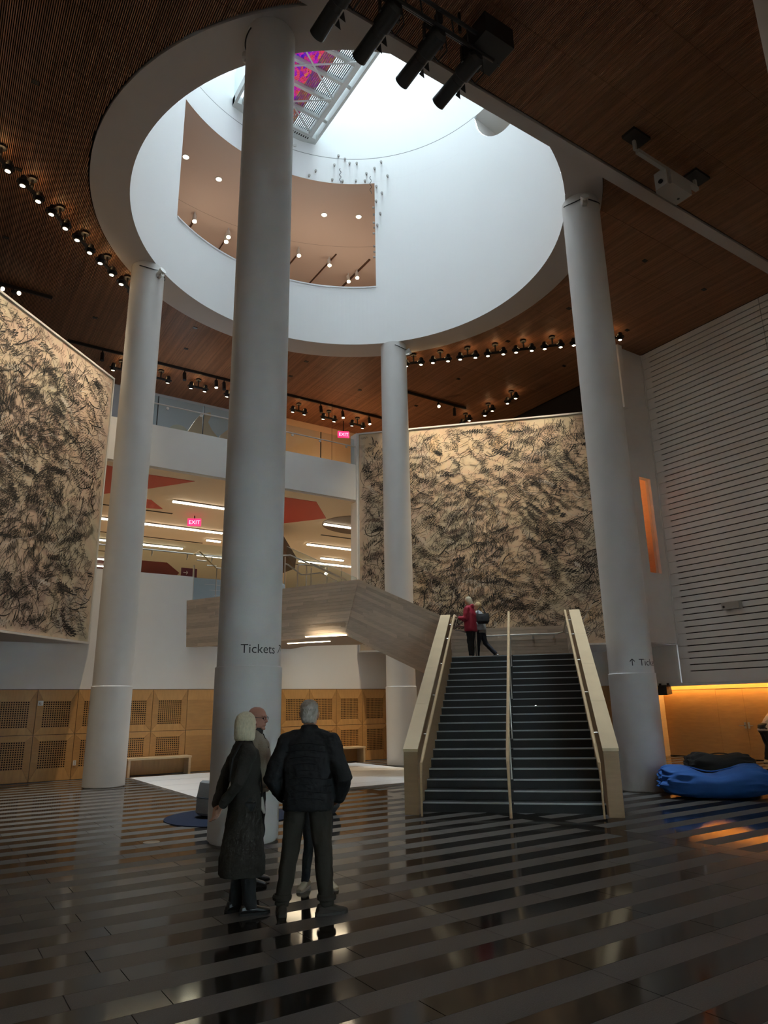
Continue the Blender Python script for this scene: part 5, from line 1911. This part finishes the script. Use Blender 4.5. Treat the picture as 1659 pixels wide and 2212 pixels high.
for s, x in ((0, -.205), (1, .165)):
    M().lathe([(.060, -.02), (.078, -.01), (.082, .012), (.074, .03), (.062, .03)], V((x, -.03 if s == 0 else -.01, .125)) * k, 16).build('trouser_cuff', MATS['olive_brown_twill'], w3, smooth=True)
sm = M()
for i in range(9):
    z = .90 + .055 * i
    pts = [V((.226 * cos(a) * (1.0 if z < 1.3 else .93), .163 * sin(a) - .001, z * k + .012 * sin(a * 3))) for a in [pi * 1.12 + pi * .76 * j / 14 for j in range(15)]]
    sm.tube(pts, .004, 5)
sm.build('quilt_seam', MATS['black_quilted_nylon'], w3, smooth=True)

# person hidden behind him: black leggings and pale trainers
hv = -FH * .98 + RH * .15
w4, hd, nk, k, sh_, wr_ = person('person in black with cream trainers standing hidden behind the man in black', (3.42, 6.44, 0), hv, dict(
    h=1.48, width=.86, lean=(.09, 0, -.02), skin=SKIN, elbow=((-.20, -.02, 1.08), (.20, -.02, 1.08)), wrist=((-.10, .16, .98), (.10, .16, .98)), hand=((.7, .4, 0), (-.7, .4, 0)), palm=((0, -.7, 0), (0, -.7, 0)),
    knee=((-.10, .02, .47), (.10, .02, .47)), ankle=((-.128, -.02, .09), (.128, -.02, .09)), toe=((-.45, 1), (.45, 1)),
    pants=cloth('black_leggings', (.010, .010, .011)), leg=(.088, .060, .046), hem=.075, shoe=mat('cream_leather', (.60, .52, .38), .5), sole=mat('off_white_sole', (.58, .54, .46), .6),
    coat=cloth('black_top', (.014, .014, .015)), top_name='sweater', top=(.165, .12), top_hem=.86, sleeve=(.066, .054, .042), hair=('bob', hair_mat('brown_hair', (.10, .06, .035)))))

# two women on the stair landing
hv = -RH * .80 + FH * .45
w5, hd, nk, k, sh_, wr_ = person('woman in a red jacket looking at her phone at the top of the stairs', tuple(S(6.30, -1.02, ZL)), hv, dict(
    h=1.60, vox=.016, skin=SKIN, elbow=((-.22, .05, 1.08), (.22, .05, 1.08)), wrist=((-.10, .30, 1.13), (.10, .30, 1.10)), hand=((.3, .8, .3), (-.3, .8, .3)), palm=((.2, 0, 1), (-.2, 0, 1)),
    lean=(0, .03, 0), head_pitch=-.25, knee=((-.09, .02, .48), (.09, .02, .48)), ankle=((-.09, -.01, .09), (.09, .03, .09)),
    pants=cloth('black_trousers', (.014, .014, .015)), leg=(.105, .075, .062), shoe=mat('black_leather', (.012, .012, .012), .35),
    coat=cloth('crimson_jacket', (.36, .012, .035), .6), top=(.195, .155), top_hem=.74, sleeve=(.084, .068, .052), hood=True,
    hair=('long', hair_mat('pale_blonde_hair', (.66, .58, .40)))))
M().cbox(V((0, .40, 1.20)) * k, (.037, 0, 0), (0, .045, .06), (0, -.003, .003)).build('phone', BLACK, w5)
hv = -RH * .9 + FH * .25
w6, hd, nk, k, sh_, wr_ = person('woman in a pale jacket with a black shoulder bag striding behind the red jacket', tuple(S(6.82, -.80, ZL)), hv, dict(
    h=1.52, vox=.016, skin=SKIN, elbow=((-.22, -.08, 1.10), (.22, -.06, 1.12)), wrist=((-.20, .12, 1.0), (.14, .08, 1.20)), hand=((0, .8, -.3), (-.2, .3, .8)), palm=((1, 0, 0), (-1, 0, 0)),
    lean=(0, .05, 0), hip=((-.085, 0, .90), (.085, 0, .90)), knee=((-.09, .10, .50), (.09, -.10, .49)), ankle=((-.09, .13, .09), (.09, -.40, .16)), toe=((-.1, 1), (.1, 1)),
    pants=cloth('dark_denim', (.018, .020, .032)), leg=(.105, .078, .062), shoe=mat('black_leather', (.012, .012, .012), .35),
    coat=cloth('pale_grey_jacket', (.46, .50, .54), .7), top=(.19, .145), top_hem=.86, sleeve=(.082, .066, .05),
    hair=('long', hair_mat('golden_hair', (.50, .36, .17)))))
slab = M()
slab_rings(slab, [(-.24, -.10, .92, .06, .13), (-.25, -.10, .98, .085, .17), (-.25, -.10, 1.10, .075, .17), (-.24, -.10, 1.18, .04, .15)])
bg_ = slab.build('shoulder_bag', BLACKF, w6, smooth=True)
M().tube([(-.24, -.20, 1.15), (-.20, -.10, 1.36), (-.10, -.02, 1.38), (-.20, .03, 1.30), (-.24, .02, 1.15)], .012, 6).build('strap', BLACKF, w6, smooth=True)
skm = M()
slab_rings(skm, [(0, 0, .70, .165, .135), (0, 0, .74, .168, .138), (0, 0, .90, .165, .13)])
skm.build('tunic_hem', cloth('grey_knit', (.26, .23, .21)), w6, smooth=True)

# visitor on the upper lobby, mostly behind the near column
w7, hd, nk, k, sh_, wr_ = person('visitor in a white shirt on the upper level, mostly hidden by the nearest column', (8.22, 18.1, 3.72), -FH, dict(
    h=1.62, vox=.018, skin=SKIN, elbow=((-.24, .0, 1.1), (.24, .0, 1.1)), wrist=((-.22, .12, .9), (.22, .12, .9)), pants=cloth('dark_denim', (.018, .020, .032)), shoe=mat('black_leather', (.012, .012, .012), .35),
    coat=cloth('white_shirt', (.62, .66, .70), .8), top_name='shirt', hair=('short', hair_mat('brown_hair', (.10, .06, .035)))))

# visitor bending over at the right edge
w8, hd, nk, k, sh_, wr_ = person('person in a beige top and black trousers bending forward at the right photo edge', (19.38, 10.86, 0), RH, dict(
    h=1.68, vox=.018, skin=SKIN, elbow=((-.24, .38, .98), (.24, .38, .98)), wrist=((-.12, .55, .80), (.12, .55, .80)), hand=((.3, .8, -.5), (-.3, .8, -.5)), lean=(0, .42, -.14),
    knee=((-.10, .10, .48), (.10, .10, .48)), ankle=((-.11, .02, .09), (.11, .02, .09)), pants=cloth('black_trousers', (.014, .014, .015)), shoe=mat('cream_leather', (.60, .52, .38), .5),
    coat=cloth('beige_knit', (.52, .42, .36), .9), top_name='sweater', hair=('short', hair_mat('brown_hair', (.10, .06, .035)))))
